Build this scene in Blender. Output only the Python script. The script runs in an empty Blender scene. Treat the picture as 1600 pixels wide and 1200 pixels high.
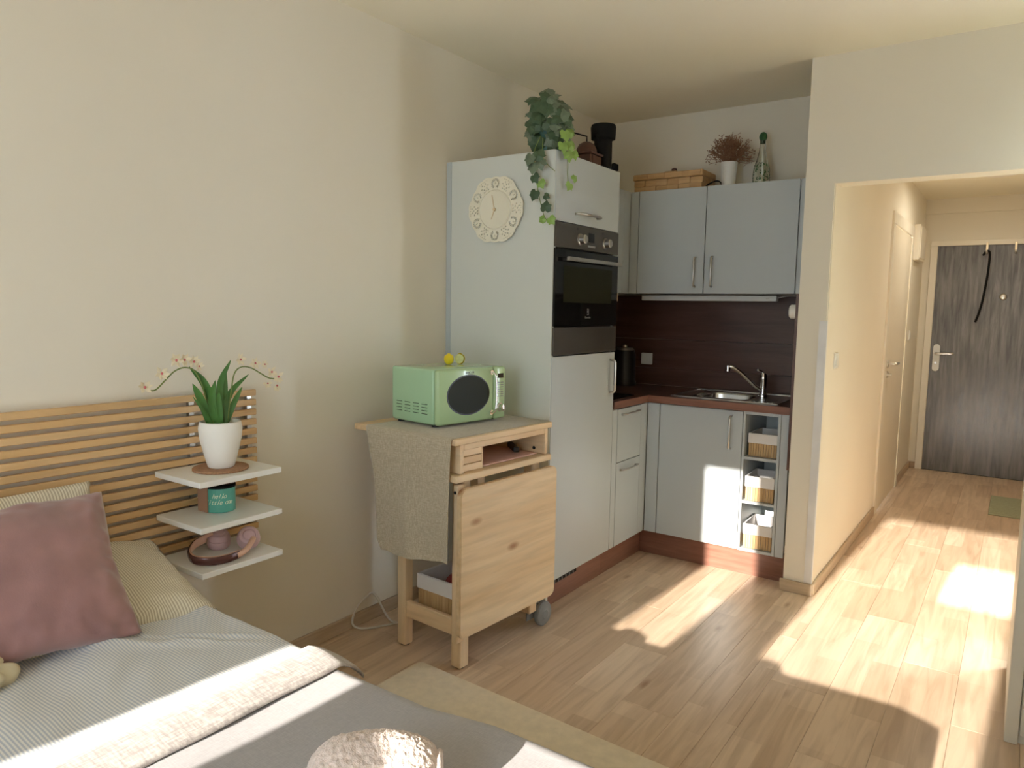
import bpy, bmesh, math, random
from mathutils import Vector, Matrix, noise
R = random.Random(7)
PI = math.pi
S = bpy.context.scene
C = S.collection

# ------------------------------------------------------------------ camera
cd = bpy.data.cameras.new('camera'); cam = bpy.data.objects.new('camera', cd); C.objects.link(cam)
yaw, pitch, roll = (math.radians(a) for a in (34.7501, 5.936, 0.976))
fw = Vector((-math.sin(yaw)*math.cos(pitch), math.cos(yaw)*math.cos(pitch), -math.sin(pitch)))
rt = Vector((math.cos(yaw), math.sin(yaw), 0)); up = rt.cross(fw)
r2 = rt*math.cos(roll) + up*math.sin(roll); u2 = -rt*math.sin(roll) + up*math.cos(roll)
m = Matrix((r2, u2, -fw)).transposed().to_4x4(); m.translation = (2.2499, -2.6816, 1.3662)
cam.matrix_world = m
cd.sensor_width = 36; cd.lens = 36*1140.2331/1600; cd.clip_start = .02
S.camera = cam
# ------------------------------------------------------------------ light
w = bpy.data.worlds.new('sky'); S.world = w; w.use_nodes = True
bgn = w.node_tree.nodes['Background']; bgn.inputs[0].default_value = (.74, .87, 1.0, 1); bgn.inputs[1].default_value = 20.0
sd = bpy.data.lights.new('sun', 'SUN'); sun = bpy.data.objects.new('sun', sd); C.objects.link(sun)
sd.energy = 55; sd.angle = math.radians(.55); sd.color = (1, .925, .835)
sdir = Vector((.050, 1, -.322)).normalized()
sun.rotation_mode = 'QUATERNION'; sun.rotation_quaternion = sdir.to_track_quat('-Z', 'Y'); sun.location = (1.5, -6, 4)
S.view_settings.view_transform = 'Standard'; S.view_settings.look = 'None'
S.view_settings.gamma = 1; S.view_settings.use_curve_mapping = False
S.view_settings.exposure = 0.30
S.cycles.use_denoising = True
S.cycles.max_bounces = 14; S.cycles.diffuse_bounces = 8; S.cycles.glossy_bounces = 4
S.cycles.transmission_bounces = 8; S.cycles.transparent_max_bounces = 12
S.cycles.caustics_reflective = False; S.cycles.caustics_refractive = False
S.cycles.sample_clamp_indirect = 6

# ------------------------------------------------------------------ materials
def new(name):
    M = bpy.data.materials.new(name); M.use_nodes = True
    nt = M.node_tree; b = nt.nodes['Principled BSDF']
    return M, nt, b
def N(nt, t, **k):
    n = nt.nodes.new(t)
    for a, v in k.items():
        if a.startswith('i_'):
            n.inputs[a[2:].replace('_', ' ')].default_value = v
        else: setattr(n, a, v)
    return n
def bump(nt, b, src, s=.1, d=.01):
    bp = N(nt, 'ShaderNodeBump'); bp.inputs['Strength'].default_value = s; bp.inputs['Distance'].default_value = d
    nt.links.new(src, bp.inputs['Height']); nt.links.new(bp.outputs[0], b.inputs['Normal'])
def coords(nt, scale=(1, 1, 1), rnd=False):
    tc = N(nt, 'ShaderNodeTexCoord'); mp = N(nt, 'ShaderNodeMapping'); mp.inputs['Scale'].default_value = scale
    nt.links.new(tc.outputs['Object'], mp.inputs[0])
    if rnd:
        oi = N(nt, 'ShaderNodeObjectInfo'); mu = N(nt, 'ShaderNodeMath', operation='MULTIPLY'); mu.inputs[1].default_value = 37
        nt.links.new(oi.outputs['Random'], mu.inputs[0]); nt.links.new(mu.outputs[0], mp.inputs['Location'])
    return mp.outputs[0]
def ramp(nt, src, stops):
    r = N(nt, 'ShaderNodeValToRGB'); e = r.color_ramp.elements
    while len(e) < len(stops): e.new(.5)
    for i, (p, c) in enumerate(stops): e[i].position = p; e[i].color = (*c, 1)
    nt.links.new(src, r.inputs[0]); return r.outputs[0]
def mix(nt, f, a, b, mode='MIX'):
    x = N(nt, 'ShaderNodeMix', data_type='RGBA', blend_type=mode)
    for v, i in ((f, 0), (a, 6), (b, 7)):
        if hasattr(v, 'links'): nt.links.new(v, x.inputs[i])
        else: x.inputs[i].default_value = v if i == 0 else (*v, 1)
    return x.outputs[2]
def plain(name, col, rough=.5, metal=0, var=.06, vs=6, bs=0, bsc=300, coat=0, sheen=0, spec=.5):
    M, nt, b = new(name)
    n = N(nt, 'ShaderNodeTexNoise', i_Scale=vs, i_Detail=3.0); nt.links.new(coords(nt), n.inputs['Vector'])
    c = ramp(nt, n.outputs[0], [(.3, tuple(x*(1-var) for x in col)), (.7, tuple(min(1, x*(1+var)) for x in col))])
    nt.links.new(c, b.inputs['Base Color']); b.inputs['Roughness'].default_value = rough; b.inputs['Metallic'].default_value = metal
    b.inputs['Specular IOR Level'].default_value = spec
    if coat: b.inputs['Coat Weight'].default_value = coat
    if sheen: b.inputs['Sheen Weight'].default_value = sheen
    if bs:
        n2 = N(nt, 'ShaderNodeTexNoise', i_Scale=bsc, i_Detail=2.0); nt.links.new(coords(nt), n2.inputs['Vector'])
        bump(nt, b, n2.outputs[0], bs, .002)
    return M
def wood(name, c1, c2, axis='y', scale=1.0, rough=.45, c3=None, rnd=True, fine=60, dist=1.0, bs=.05):
    M, nt, b = new(name)
    sc = {'x': (.8, 9, 9), 'y': (9, .8, 9), 'z': (9, 9, .8)}[axis]
    v = coords(nt, tuple(s*scale for s in sc), rnd)
    n1 = N(nt, 'ShaderNodeTexNoise', i_Scale=1.6, i_Detail=5.0, i_Distortion=dist); nt.links.new(v, n1.inputs['Vector'])
    n2 = N(nt, 'ShaderNodeTexNoise', i_Scale=fine/6, i_Detail=3.0); nt.links.new(v, n2.inputs['Vector'])
    base = ramp(nt, n1.outputs[0], [(.32, c1), (.5, tuple((x+y)/2 for x, y in zip(c1, c2))), (.68, c2)])
    fin = ramp(nt, n2.outputs[0], [(.3, (.86, .86, .86)), (.6, (1, 1, 1))])
    col = mix(nt, 1.0, base, fin, 'MULTIPLY')
    if c3:   # knots
        vo = N(nt, 'ShaderNodeTexVoronoi', i_Scale=1.0)
        ks = {'x': (2.2, 5, 5), 'y': (5, 2.2, 5), 'z': (5, 5, 2.2)}[axis]
        nt.links.new(coords(nt, ks, rnd), vo.inputs['Vector'])
        k = ramp(nt, vo.outputs['Distance'], [(.04, (1, 1, 1)), (.10, (0, 0, 0))])
        col = mix(nt, k, col, c3)
    if rnd:
        oi = N(nt, 'ShaderNodeObjectInfo'); rr = ramp(nt, oi.outputs['Random'], [(0, (.88, .87, .86)), (1, (1.0, 1.0, 1.0))])
        col = mix(nt, 1.0, col, rr, 'MULTIPLY')
    nt.links.new(col, b.inputs['Base Color']); b.inputs['Roughness'].default_value = rough
    bump(nt, b, n2.outputs[0], bs, .003)
    return M
def floor_mat():
    M, nt, b = new('laminate')
    v = coords(nt, (1, 1, 1), True)
    sep = N(nt, 'ShaderNodeSeparateXYZ'); com = N(nt, 'ShaderNodeCombineXYZ')
    tc = coords(nt); nt.links.new(tc, sep.inputs[0])
    nt.links.new(sep.outputs[1], com.inputs[0]); nt.links.new(sep.outputs[0], com.inputs[1])
    oi = N(nt, 'ShaderNodeObjectInfo')
    add = N(nt, 'ShaderNodeVectorMath', operation='ADD'); cm2 = N(nt, 'ShaderNodeCombineXYZ')
    mu = N(nt, 'ShaderNodeMath', operation='MULTIPLY'); mu.inputs[1].default_value = 3.3
    nt.links.new(oi.outputs['Random'], mu.inputs[0]); nt.links.new(mu.outputs[0], cm2.inputs[0])
    nt.links.new(com.outputs[0], add.inputs[0]); nt.links.new(cm2.outputs[0], add.inputs[1])
    br = N(nt, 'ShaderNodeTexBrick', offset=.37, i_Scale=1.0); nt.links.new(add.outputs[0], br.inputs['Vector'])
    br.inputs['Color1'].default_value = (0, 0, 0, 1); br.inputs['Color2'].default_value = (1, 1, 1, 1); br.inputs['Mortar'].default_value = (.3, .3, .3, 1)
    br.inputs['Mortar Size'].default_value = .0006; br.inputs['Brick Width'].default_value = .47; br.inputs['Row Height'].default_value = .096
    base = ramp(nt, br.outputs['Color'], [(0, (.555, .41, .285)), (1, (.71, .56, .415))])
    mp = N(nt, 'ShaderNodeMapping'); mp.inputs['Scale'].default_value = (14, 1.1, 1); nt.links.new(v, mp.inputs[0])
    n1 = N(nt, 'ShaderNodeTexNoise', i_Scale=1.8, i_Detail=6.0, i_Distortion=1.2); nt.links.new(mp.outputs[0], n1.inputs['Vector'])
    g = ramp(nt, n1.outputs[0], [(.3, (.80, .76, .72)), (.62, (1.06, 1.06, 1.06))])
    vo = N(nt, 'ShaderNodeTexVoronoi', i_Scale=1.0); mk = N(nt, 'ShaderNodeMapping'); mk.inputs['Scale'].default_value = (7, 2.2, 1)
    nt.links.new(v, mk.inputs[0]); nt.links.new(mk.outputs[0], vo.inputs['Vector'])
    k = ramp(nt, vo.outputs['Distance'], [(.02, (.62, .52, .44)), (.12, (1, 1, 1))])
    col = mix(nt, 1.0, mix(nt, 1.0, base, g, 'MULTIPLY'), k, 'MULTIPLY')
    nt.links.new(col, b.inputs['Base Color']); b.inputs['Roughness'].default_value = .33
    b.inputs['Specular IOR Level'].default_value = .4
    bump(nt, b, n1.outputs[0], .04, .002)
    return M
def stripes(name, c1, c2, axis, period, rough=.85, wob=0):
    M, nt, b = new(name)
    tc = coords(nt)
    wv = N(nt, 'ShaderNodeTexWave', wave_type='BANDS', bands_direction=axis.upper(), i_Scale=2*PI/(20*period), i_Distortion=wob)
    nt.links.new(tc, wv.inputs['Vector'])
    nt.links.new(ramp(nt, wv.outputs['Fac'], [(.35, c1), (.65, c2)]), b.inputs['Base Color'])
    b.inputs['Roughness'].default_value = rough; b.inputs['Sheen Weight'].default_value = .2
    n2 = N(nt, 'ShaderNodeTexNoise', i_Scale=500.0); nt.links.new(tc, n2.inputs['Vector']); bump(nt, b, n2.outputs[0], .15, .001)
    return M
def weave(name, c1, c2, scale=260, rough=.9, bs=.35):
    M, nt, b = new(name)
    tc = coords(nt)
    a = N(nt, 'ShaderNodeTexNoise', i_Scale=1.0, i_Detail=2.0); a2 = N(nt, 'ShaderNodeTexNoise', i_Scale=1.0, i_Detail=2.0)
    for n, s in ((a, (scale, scale*.12, scale*.12)), (a2, (scale*.12, scale, scale))):
        mp = N(nt, 'ShaderNodeMapping'); mp.inputs['Scale'].default_value = s
        nt.links.new(tc, mp.inputs[0]); nt.links.new(mp.outputs[0], n.inputs['Vector'])
    mu = N(nt, 'ShaderNodeMath', operation='MULTIPLY'); nt.links.new(a.outputs[0], mu.inputs[0]); nt.links.new(a2.outputs[0], mu.inputs[1])
    nt.links.new(ramp(nt, mu.outputs[0], [(.16, c1), (.36, c2)]), b.inputs['Base Color'])
    b.inputs['Roughness'].default_value = rough; b.inputs['Sheen Weight'].default_value = .3
    bump(nt, b, mu.outputs[0], bs, .002)
    return M
def glassy(name, col, rough=.0, trans=1.0):
    M, nt, b = new(name)
    b.inputs['Base Color'].default_value = (*col, 1); b.inputs['Transmission Weight'].default_value = trans
    b.inputs['Roughness'].default_value = rough; b.inputs['IOR'].default_value = 1.45
    return M

mt = {}
mt['wall'] = plain('wall_paint', (.76, .71, .60), .9, var=.015, vs=2, bs=.06, bsc=180)
mt['wall_hall'] = plain('wall_paint_hall', (.79, .735, .62), .9, var=.015, vs=2, bs=.06, bsc=180)
mt['ceil'] = plain('ceiling_paint', (.88, .83, .68), .95, var=.015, vs=2, bs=.05, bsc=150)
mt['floor'] = floor_mat()
mt['base'] = wood('baseboard_wood', (.50, .38, .25), (.60, .47, .33), 'y', 1, .4)
mt['basex'] = wood('baseboard_wood_across', (.50, .38, .25), (.60, .47, .33), 'x', 1, .4)
mt['front'] = plain('cabinet_front', (.47, .51, .525), .38, var=.015, vs=3)
mt['carcass'] = plain('cabinet_carcass', (.46, .48, .47), .45, var=.02)
mt['side'] = plain('cabinet_side_panel', (.63, .655, .62), .42, var=.015, vs=2)
mt['walnut'] = wood('walnut_across', (.075, .032, .022), (.13, .062, .045), 'x', 1.3, .32, rnd=False, dist=.6)
mt['walnuty'] = wood('walnut_along', (.075, .032, .022), (.13, .062, .045), 'y', 1.3, .32, rnd=False, dist=.6)
mt['walnutedge'] = wood('walnut_edge', (.19, .08, .05), (.27, .125, .085), 'x', 1.3, .35, rnd=False)
mt['walnutedgey'] = wood('walnut_edge_along', (.19, .08, .05), (.27, .125, .085), 'y', 1.3, .35, rnd=False)
mt['pine'] = wood('pine_along', (.74, .52, .29), (.85, .66, .42), 'y', .8, .5, c3=(.40, .20, .09), fine=40)
mt['pinez'] = wood('pine_upright', (.74, .53, .31), (.84, .66, .43), 'z', .8, .5, fine=40)
mt['pinex'] = wood('pine_across', (.74, .53, .31), (.84, .66, .43), 'x', .8, .5, fine=40)
mt['slat'] = wood('birch_slat', (.64, .40, .17), (.76, .52, .27), 'y', .7, .45, fine=30)
mt['bamboo'] = wood('bamboo', (.50, .32, .14), (.64, .44, .22), 'z', 1.5, .5)
mt['splint'] = wood('splint', (.55, .33, .14), (.68, .44, .22), 'x', 1.2, .55)
mt['white'] = plain('white_lacquer', (.80, .80, .76), .35, var=.01)
mt['whitem'] = plain('white_matt', (.80, .77, .70), .6, var=.02)
mt['door'] = plain('door_paint', (.80, .72, .58), .35, var=.015)
mt['frame'] = plain('frame_paint', (.80, .74, .62), .4, var=.015)
mt['steel'] = plain('brushed_steel', (.62, .60, .56), .28, 1, var=.05)
mt['chrome'] = plain('chrome', (.85, .85, .86), .08, 1, var=.01)
mt['ovenm'] = plain('dark_steel', (.10, .09, .08), .32, .6, var=.08)
mt['blackg'] = plain('black_glass', (.006, .006, .006), .06, 0, var=.1, spec=.35)
mt['blackp'] = plain('black_plastic', (.012, .012, .013), .35, 0, var=.2)
mt['gap'] = plain('shadow_gap', (.01, .01, .01), .9)
mt['mint'] = plain('mint_enamel', (.37, .58, .37), .22, 0, var=.02, coat=.5)
mt['mintdoor'] = plain('mint_door', (.40, .56, .32), .22, 0, var=.02, coat=.5)
mt['mwglass'] = plain('tinted_window', (.018, .018, .009), .3, 0, var=.1, spec=.06)
mt['gold'] = plain('pale_gold', (.75, .60, .38), .35, .6, var=.05)
mt['cream'] = plain('cream_metal', (.80, .77, .64), .55, var=.02)
mt['ceramic'] = plain('white_ceramic', (.82, .80, .74), .55, var=.02, bs=.05, bsc=60)
mt['cork'] = plain('cork', (.36, .20, .11), .85, var=.25, vs=160, bs=.3, bsc=300)
mt['leafdark'] = plain('orchid_leaf', (.06, .17, .035), .38, var=.25, vs=14)
mt['ivy'] = plain('ivy_dark', (.05, .095, .045), .5, var=.35, vs=40)
mt['ivyb'] = plain('ivy_greyish', (.13, .175, .115), .5, var=.3, vs=40)
mt['ivyl'] = plain('ivy_light', (.22, .36, .08), .5, var=.3, vs=40)
mt['stem'] = plain('green_stem', (.16, .22, .05), .6)
mt['petal'] = plain('orchid_petal', (.80, .72, .52), .6, var=.06, vs=60)
mt['petalc'] = plain('orchid_centre', (.55, .13, .14), .6)
mt['pot'] = plain('pot_glaze', (.03, .12, .10), .4)
mt['teal'] = plain('teal_print', (.09, .36, .28), .35, var=.05)
mt['kraft'] = plain('kraft_card', (.36, .20, .12), .8, var=.08)
mt['script'] = plain('pale_print', (.70, .74, .52), .5)
mt['rose'] = plain('rose_plastic', (.62, .42, .42), .35, var=.03)
mt['rosegold'] = plain('rose_band', (.66, .40, .28), .35, var=.04)
mt['brownm'] = plain('brown_band', (.10, .04, .035), .22, .3, var=.05)
mt['velvet'] = plain('rose_velvet', (.30, .155, .145), .8, var=.16, vs=9, bs=.15, bsc=260, sheen=.6)
mt['pill'] = stripes('pillow_stripe', (.48, .42, .30), (.78, .73, .60), 'y', .0075)
mt['duvet'] = stripes('duvet_stripe', (.44, .475, .53), (.71, .70, .665), 'y', .0072)
mt['linen'] = weave('linen_band', (.34, .30, .28), (.54, .50, .465), 200)
mt['sheet'] = weave('grey_sheet', (.34, .325, .33), (.40, .38, .385), 500, .85, .05)
mt['runner'] = weave('jute_cloth', (.38, .32, .225), (.52, .455, .34), 420)
mt['rug'] = plain('cream_pile', (.76, .67, .52), .95, var=.07, vs=30, bs=.5, bsc=350, sheen=.3)
mt['mat'] = plain('green_mat', (.30, .31, .20), .9, var=.1, vs=60, bs=.3)
mt['towel'] = plain('terry', (.68, .56, .50), .95, var=.14, vs=120, bs=1.0, bsc=420, sheen=.5)
mt['spot'] = plain('cream_scarf', (.66, .60, .43), .85, var=.05, bs=.2)
mt['spotd'] = plain('scarf_spot', (.18, .18, .14), .85)
mt['fabric'] = plain('white_liner', (.74, .72, .70), .9, var=.04, bs=.15)
mt['red'] = plain('dark_red', (.22, .015, .02), .6)
mt['yellow'] = plain('lemon_skin', (.80, .62, .02), .35, var=.06, bs=.15, bsc=200)
mt['lemoncut'] = plain('lemon_flesh', (.70, .72, .30), .4, var=.1, vs=90)
mt['grey'] = plain('grey_plastic', (.20, .205, .205), .5)
mt['guard'] = plain('corner_guard', (.72, .71, .69), .35)
mt['doord'] = wood('dark_oak', (.10, .094, .09), (.25, .237, .228), 'z', 2.6, .34, rnd=False, fine=90, dist=.5, bs=.25)
mt['black'] = plain('black_matt', (.007, .007, .007), .75, spec=.15)
mt['brown'] = plain('brown_wood', (.075, .028, .018), .4, var=.2, vs=30)
mt['dry'] = plain('dried_flower', (.27, .14, .08), .9, var=.3, vs=90)
mt['glass'] = glassy('clear_glass', (.95, .98, .95), .02)
mt['green'] = plain('green_print', (.03, .11, .03), .5)
mt['cable'] = plain('white_cable', (.62, .58, .52), .5)
mt['orange'] = plain('orange_core', (.55, .30, .10), .5)
mt['pink'] = plain('pink_board', (.66, .42, .36), .55, var=.03)
mt['ward'] = plain('wardrobe_front', (.60, .58, .50), .4, var=.015)
mt['water'] = plain('sink_steel', (.72, .72, .70), .22, 1, var=.04)
# transmitting materials of the window
M, nt, b = new('dimming_glass'); nt.nodes.remove(b); t_ = N(nt, 'ShaderNodeBsdfTransparent'); t_.inputs[0].default_value = (.5, .5, .5, 1)
nt.links.new(t_.outputs[0], nt.nodes['Material Output'].inputs[0]); mt['pane'] = M  # tint added to dim the sun everywhere except through the gap
M, nt, b = new('blocker_cloth'); nt.nodes.remove(b); d_ = N(nt, 'ShaderNodeBsdfDiffuse'); t_ = N(nt, 'ShaderNodeBsdfTranslucent')
d_.inputs[0].default_value = (.7, .66, .58, 1); t_.inputs[0].default_value = (.50, .46, .38, 1); a_ = N(nt, 'ShaderNodeMixShader'); a_.inputs[0].default_value = .5  # translucent, so the added cloth also fills the room with light
nt.links.new(d_.outputs[0], a_.inputs[1]); nt.links.new(t_.outputs[0], a_.inputs[2]); nt.links.new(a_.outputs[0], nt.nodes['Material Output'].inputs[0]); mt['sun_blocker'] = M

# ------------------------------------------------------------------ mesh helpers
class MB:
    def __init__(s): s.bm = bmesh.new()
    def _merge(s, t, mat=None):
        me = bpy.data.meshes.new('t'); 
        if mat is not None: bmesh.ops.transform(t, matrix=mat, verts=t.verts)
        t.to_mesh(me); t.free(); s.bm.from_mesh(me); bpy.data.meshes.remove(me); return s
    def box(s, x0, x1, y0, y1, z0, z1, bv=0, seg=1, mat=None):
        t = bmesh.new(); bmesh.ops.create_cube(t, size=1)
        for v in t.verts: v.co = ((x0+x1)/2+v.co.x*(x1-x0), (y0+y1)/2+v.co.y*(y1-y0), (z0+z1)/2+v.co.z*(z1-z0))
        if bv: bmesh.ops.bevel(t, geom=t.edges[:], offset=bv, segments=seg, affect='EDGES', profile=.5)
        return s._merge(t, mat)
    def lathe(s, prof, n=24, mat=None, sx=1, sy=1):
        t = bmesh.new(); rings = []
        for r, z in prof:
            if r < 1e-6: rings.append([t.verts.new((0, 0, z))])
            else: rings.append([t.verts.new((r*sx*math.cos(2*PI*i/n), r*sy*math.sin(2*PI*i/n), z)) for i in range(n)])
        for a, b in zip(rings, rings[1:]):
            for i in range(n):
                j = (i+1) % n
                if len(a) == 1 and len(b) == 1: continue
                if len(a) == 1: t.faces.new((a[0], b[j], b[i]))
                elif len(b) == 1: t.faces.new((a[i], a[j], b[0]))
                else: t.faces.new((a[i], a[j], b[j], b[i]))
        bmesh.ops.recalc_face_normals(t, faces=t.faces)
        return s._merge(t, mat)
    def cyl(s, p, q, r, n=16, r2=None):
        p = Vector(p); q = Vector(q); L = (q-p).length; r2 = r if r2 is None else r2
        M = (q-p).to_track_quat('Z', 'Y').to_matrix().to_4x4(); M.translation = p
        return s.lathe([(0, 0), (r, 0), (r2, L), (0, L)], n, M)
    def tube(s, pts, r, n=8, taper=None):
        pts = [Vector(p) for p in pts]; t = bmesh.new(); rings = []
        prev = None
        for i, p in enumerate(pts):
            d = (pts[min(i+1, len(pts)-1)] - pts[max(i-1, 0)]).normalized()
            if prev is None: prev = d.orthogonal().normalized()
            a = (prev - d*prev.dot(d)).normalized(); prev = a; b = d.cross(a)
            rr = r if not taper else r*taper(i/(len(pts)-1))
            rings.append([t.verts.new(p + (a*math.cos(2*PI*k/n)+b*math.sin(2*PI*k/n))*rr) for k in range(n)])
        for a, b in zip(rings, rings[1:]):
            for k in range(n): t.faces.new((a[k], a[(k+1) % n], b[(k+1) % n], b[k]))
        t.faces.new(rings[0][::-1]); t.faces.new(rings[-1])
        return s._merge(t)
    def prism(s, poly, h0, h1, axis='z', bv=0, mat=None):
        # poly in the plane across axis: z->(x,y), y->(x,z), x->(y,z)
        f = {'z': lambda a, b, h: (a, b, h), 'y': lambda a, b, h: (a, h, b), 'x': lambda a, b, h: (h, a, b)}[axis]
        t = bmesh.new(); lo = [t.verts.new(f(a, b, h0)) for a, b in poly]; hi = [t.verts.new(f(a, b, h1)) for a, b in poly]
        t.faces.new(lo[::-1]); t.faces.new(hi)
        for i in range(len(poly)):
            j = (i+1) % len(poly); t.faces.new((lo[i], lo[j], hi[j], hi[i]))
        bmesh.ops.recalc_face_normals(t, faces=t.faces)
        if bv: bmesh.ops.bevel(t, geom=[e for e in t.edges], offset=bv, segments=1, affect='EDGES')
        return s._merge(t, mat)
    def grid(s, f, nu, nv, closed_u=False):
        t = bmesh.new(); g = [[t.verts.new(f(i/nu, j/nv)) for j in range(nv+1)] for i in range(nu if closed_u else nu+1)]
        for i in range(nu):
            for j in range(nv):
                a = g[i]; b = g[(i+1) % len(g)]
                t.faces.new((a[j], b[j], b[j+1], a[j+1]))
        return s._merge(t)
    def sphere(s, c, r, n=12, sc=(1, 1, 1)):
        t = bmesh.new(); bmesh.ops.create_uvsphere(t, u_segments=n, v_segments=max(6, n*2//3), radius=r)
        for v in t.verts: v.co = (c[0]+v.co.x*sc[0], c[1]+v.co.y*sc[1], c[2]+v.co.z*sc[2])
        return s._merge(t)

root_inv = {}
def thing(name, label, cat, loc=(0, 0, 0), rz=0, group=None, kind=None):
    o = bpy.data.objects.new(name, None); C.objects.link(o); o.location = loc; o.rotation_euler = (0, 0, rz)
    o.empty_display_size = .05
    if label: o['label'] = label
    if cat: o['category'] = cat
    if group: o['group'] = group
    if kind: o['kind'] = kind
    root_inv[o.name] = (Matrix.Translation(loc) @ Matrix.Rotation(rz, 4, 'Z')).inverted()
    return o
def obj(name, mb, mat, parent=None, smooth=False, local=False, label=None, cat=None, group=None, kind=None, origin=None, solid=0, sub=0):
    me = bpy.data.meshes.new(name)
    inv = None
    if parent is not None and not local:
        inv = root_inv[parent.name]; bmesh.ops.transform(mb.bm, matrix=inv, verts=mb.bm.verts)
    if origin is not None: bmesh.ops.translate(mb.bm, vec=-Vector(origin), verts=mb.bm.verts)
    bmesh.ops.recalc_face_normals(mb.bm, faces=mb.bm.faces) if not solid else None
    mb.bm.to_mesh(me); mb.bm.free()
    me.materials.append(mt[mat])
    o = bpy.data.objects.new(name, me); C.objects.link(o)
    if origin is not None: o.location = origin
    if parent is not None: o.parent = parent
    root_inv[o.name] = (root_inv[parent.name] if parent is not None else Matrix.Identity(4)) if origin is None else Matrix.Translation(-Vector(origin))
    if smooth:
        for p in me.polygons: p.use_smooth = True
        if smooth == 'auto':
            try: me.set_sharp_from_angle(angle=math.radians(35))
            except Exception: pass
    if solid:
        md = o.modifiers.new('thick', 'SOLIDIFY'); md.thickness = solid; md.offset = -1
    if sub:
        md = o.modifiers.new('sub', 'SUBSURF'); md.levels = sub; md.render_levels = sub
    for k, v in (('label', label), ('category', cat), ('group', group), ('kind', kind)):
        if v: o[k] = v
    return o
def struct(name, mb, mat, parent=None, **k):
    return obj(name, mb, mat, parent, kind='structure' if parent is None else None, **k)
def bx(*a, **k): return MB().box(*a, **k)
def text_mesh(body, size, ext=.0004, shear=0):
    cu = bpy.data.curves.new('txt', 'FONT'); cu.body = body; cu.size = size; cu.extrude = ext; cu.shear = shear; cu.align_x = 'CENTER'; cu.align_y = 'CENTER'
    cu.resolution_u = 2
    o = bpy.data.objects.new('txt', cu); me = bpy.data.meshes.new_from_object(o)
    mb = MB(); mb.bm.from_mesh(me); bpy.data.objects.remove(o); bpy.data.curves.remove(cu); bpy.data.meshes.remove(me)
    return mb
def curve2d(splines, ext):
    cu = bpy.data.curves.new('c', 'CURVE'); cu.dimensions = '2D'; cu.fill_mode = 'BOTH'; cu.extrude = ext
    for sp in splines:
        s = cu.splines.new('POLY'); s.points.add(len(sp)-1); s.use_cyclic_u = True
        for i, (a, b) in enumerate(sp): s.points[i].co = (a, b, 0, 1)
    o = bpy.data.objects.new('c', cu); me = bpy.data.meshes.new_from_object(o)
    mb = MB(); mb.bm.from_mesh(me); bpy.data.objects.remove(o); bpy.data.curves.remove(cu); bpy.data.meshes.remove(me)
    return mb
def xf(mb, mat): bmesh.ops.transform(mb.bm, matrix=mat, verts=mb.bm.verts); return mb
def frame3(o, X, Y):
    X = Vector(X).normalized(); Y = (Vector(Y) - X*Vector(Y).dot(X)).normalized(); Z = X.cross(Y)
    M = Matrix((X, Y, Z)).transposed().to_4x4(); M.translation = o; return M
def smooth_path(pts, k=6):
    pts = [Vector(p) for p in pts]; out = []
    P = [pts[0]*2-pts[1]] + pts + [pts[-1]*2-pts[-2]]
    for i in range(1, len(P)-2):
        for j in range(k):
            t = j/k; a, b, c, d = P[i-1:i+3]
            out.append(.5*((2*b)+(c-a)*t+(2*a-5*b+4*c-d)*t*t+(3*b-a-3*c+d)*t**3))
    out.append(pts[-1]); return out
def handle(parent, a, b, out, mat='steel', r=.005, flat=False):
    # bow handle from a to b standing off by vector out (coordinates as for parts)
    a = Vector(a); b = Vector(b); out = Vector(out); d = (b-a)
    pts = [a, a+out*.75+d*.02, a+out+d*.08, b+out-d*.08, b+out*.75-d*.02, b]
    return obj('handle', MB().tube(pts, r, 10), mat, parent, smooth=True)

HC = 2.533
# ------------------------------------------------------------------ room shell
struct('wall_left', bx(-.12, 0, -4.12, 1.70, -.1, HC+.1), 'wall')
struct('wall_kitchen', bx(0, 1.372, 1.575, 1.70, -.1, HC+.1), 'wall')
struct('wall_partition', bx(1.372, 1.5, .967, 2.80, -.1, HC), 'wall')
struct('wall_header', bx(1.5, 3.0, .967, 1.090, 1.96, HC), 'wall')
struct('wall_hall', MB().box(1.38, 1.5, 3.78, 4.68, -.1, 2.36).box(1.38, 1.5, 2.80, 3.78, 1.99, 2.36), 'wall_hall')
struct('wall_hall_right', bx(2.50, 2.62, 1.09, 4.80, -.1, 2.36), 'wall_hall')
# thin skin gives the hall face of the partition a slightly lighter colour
struct('wall_hall_face', bx(1.5, 1.504, .980, 2.80, .0, 2.36), 'wall_hall')
struct('wall_entrance', MB().box(1.38, 1.56, 4.68, 4.80, -.1, 2.36).box(2.47, 2.62, 4.68, 4.80, -.1, 2.36).box(1.56, 2.47, 4.68, 4.80, 2.0, 2.36).box(1.5, 2.5, 4.655, 4.68, 2.235, 2.36), 'wall')
struct('wall_right', bx(3.0, 3.12, -4.12, 1.2, -.1, HC+.1), 'wall')
struct('ceiling', bx(-.12, 3.12, -4.12, 1.70, HC, HC+.12), 'ceil')
struct('ceiling_hall', bx(1.38, 2.62, 1.09, 4.80, 2.36, 2.48), 'ceil')
# window wall: opening x .35-2.75, z .08-2.2
ww = MB().box(0, .35, -4.12, -4.0, -.1, HC).box(2.75, 3.0, -4.12, -4.0, -.1, HC).box(.35, 2.75, -4.12, -4.0, 2.20, HC).box(.35, 2.75, -4.12, -4.0, -.1, .08)
struct('wall_window', ww, 'wall')
win = thing('window_1', None, None, (.35, -4.06, .08), kind='structure')
obj('frame', MB().box(.35, .40, -4.03, -4.0, .08, 2.2).box(2.70, 2.75, -4.03, -4.0, .08, 2.2).box(.40, 2.70, -4.03, -4.0, .08, .13).box(1.03, 1.20, -4.03, -4.0, .13, 2.2), 'white', win)
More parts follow.
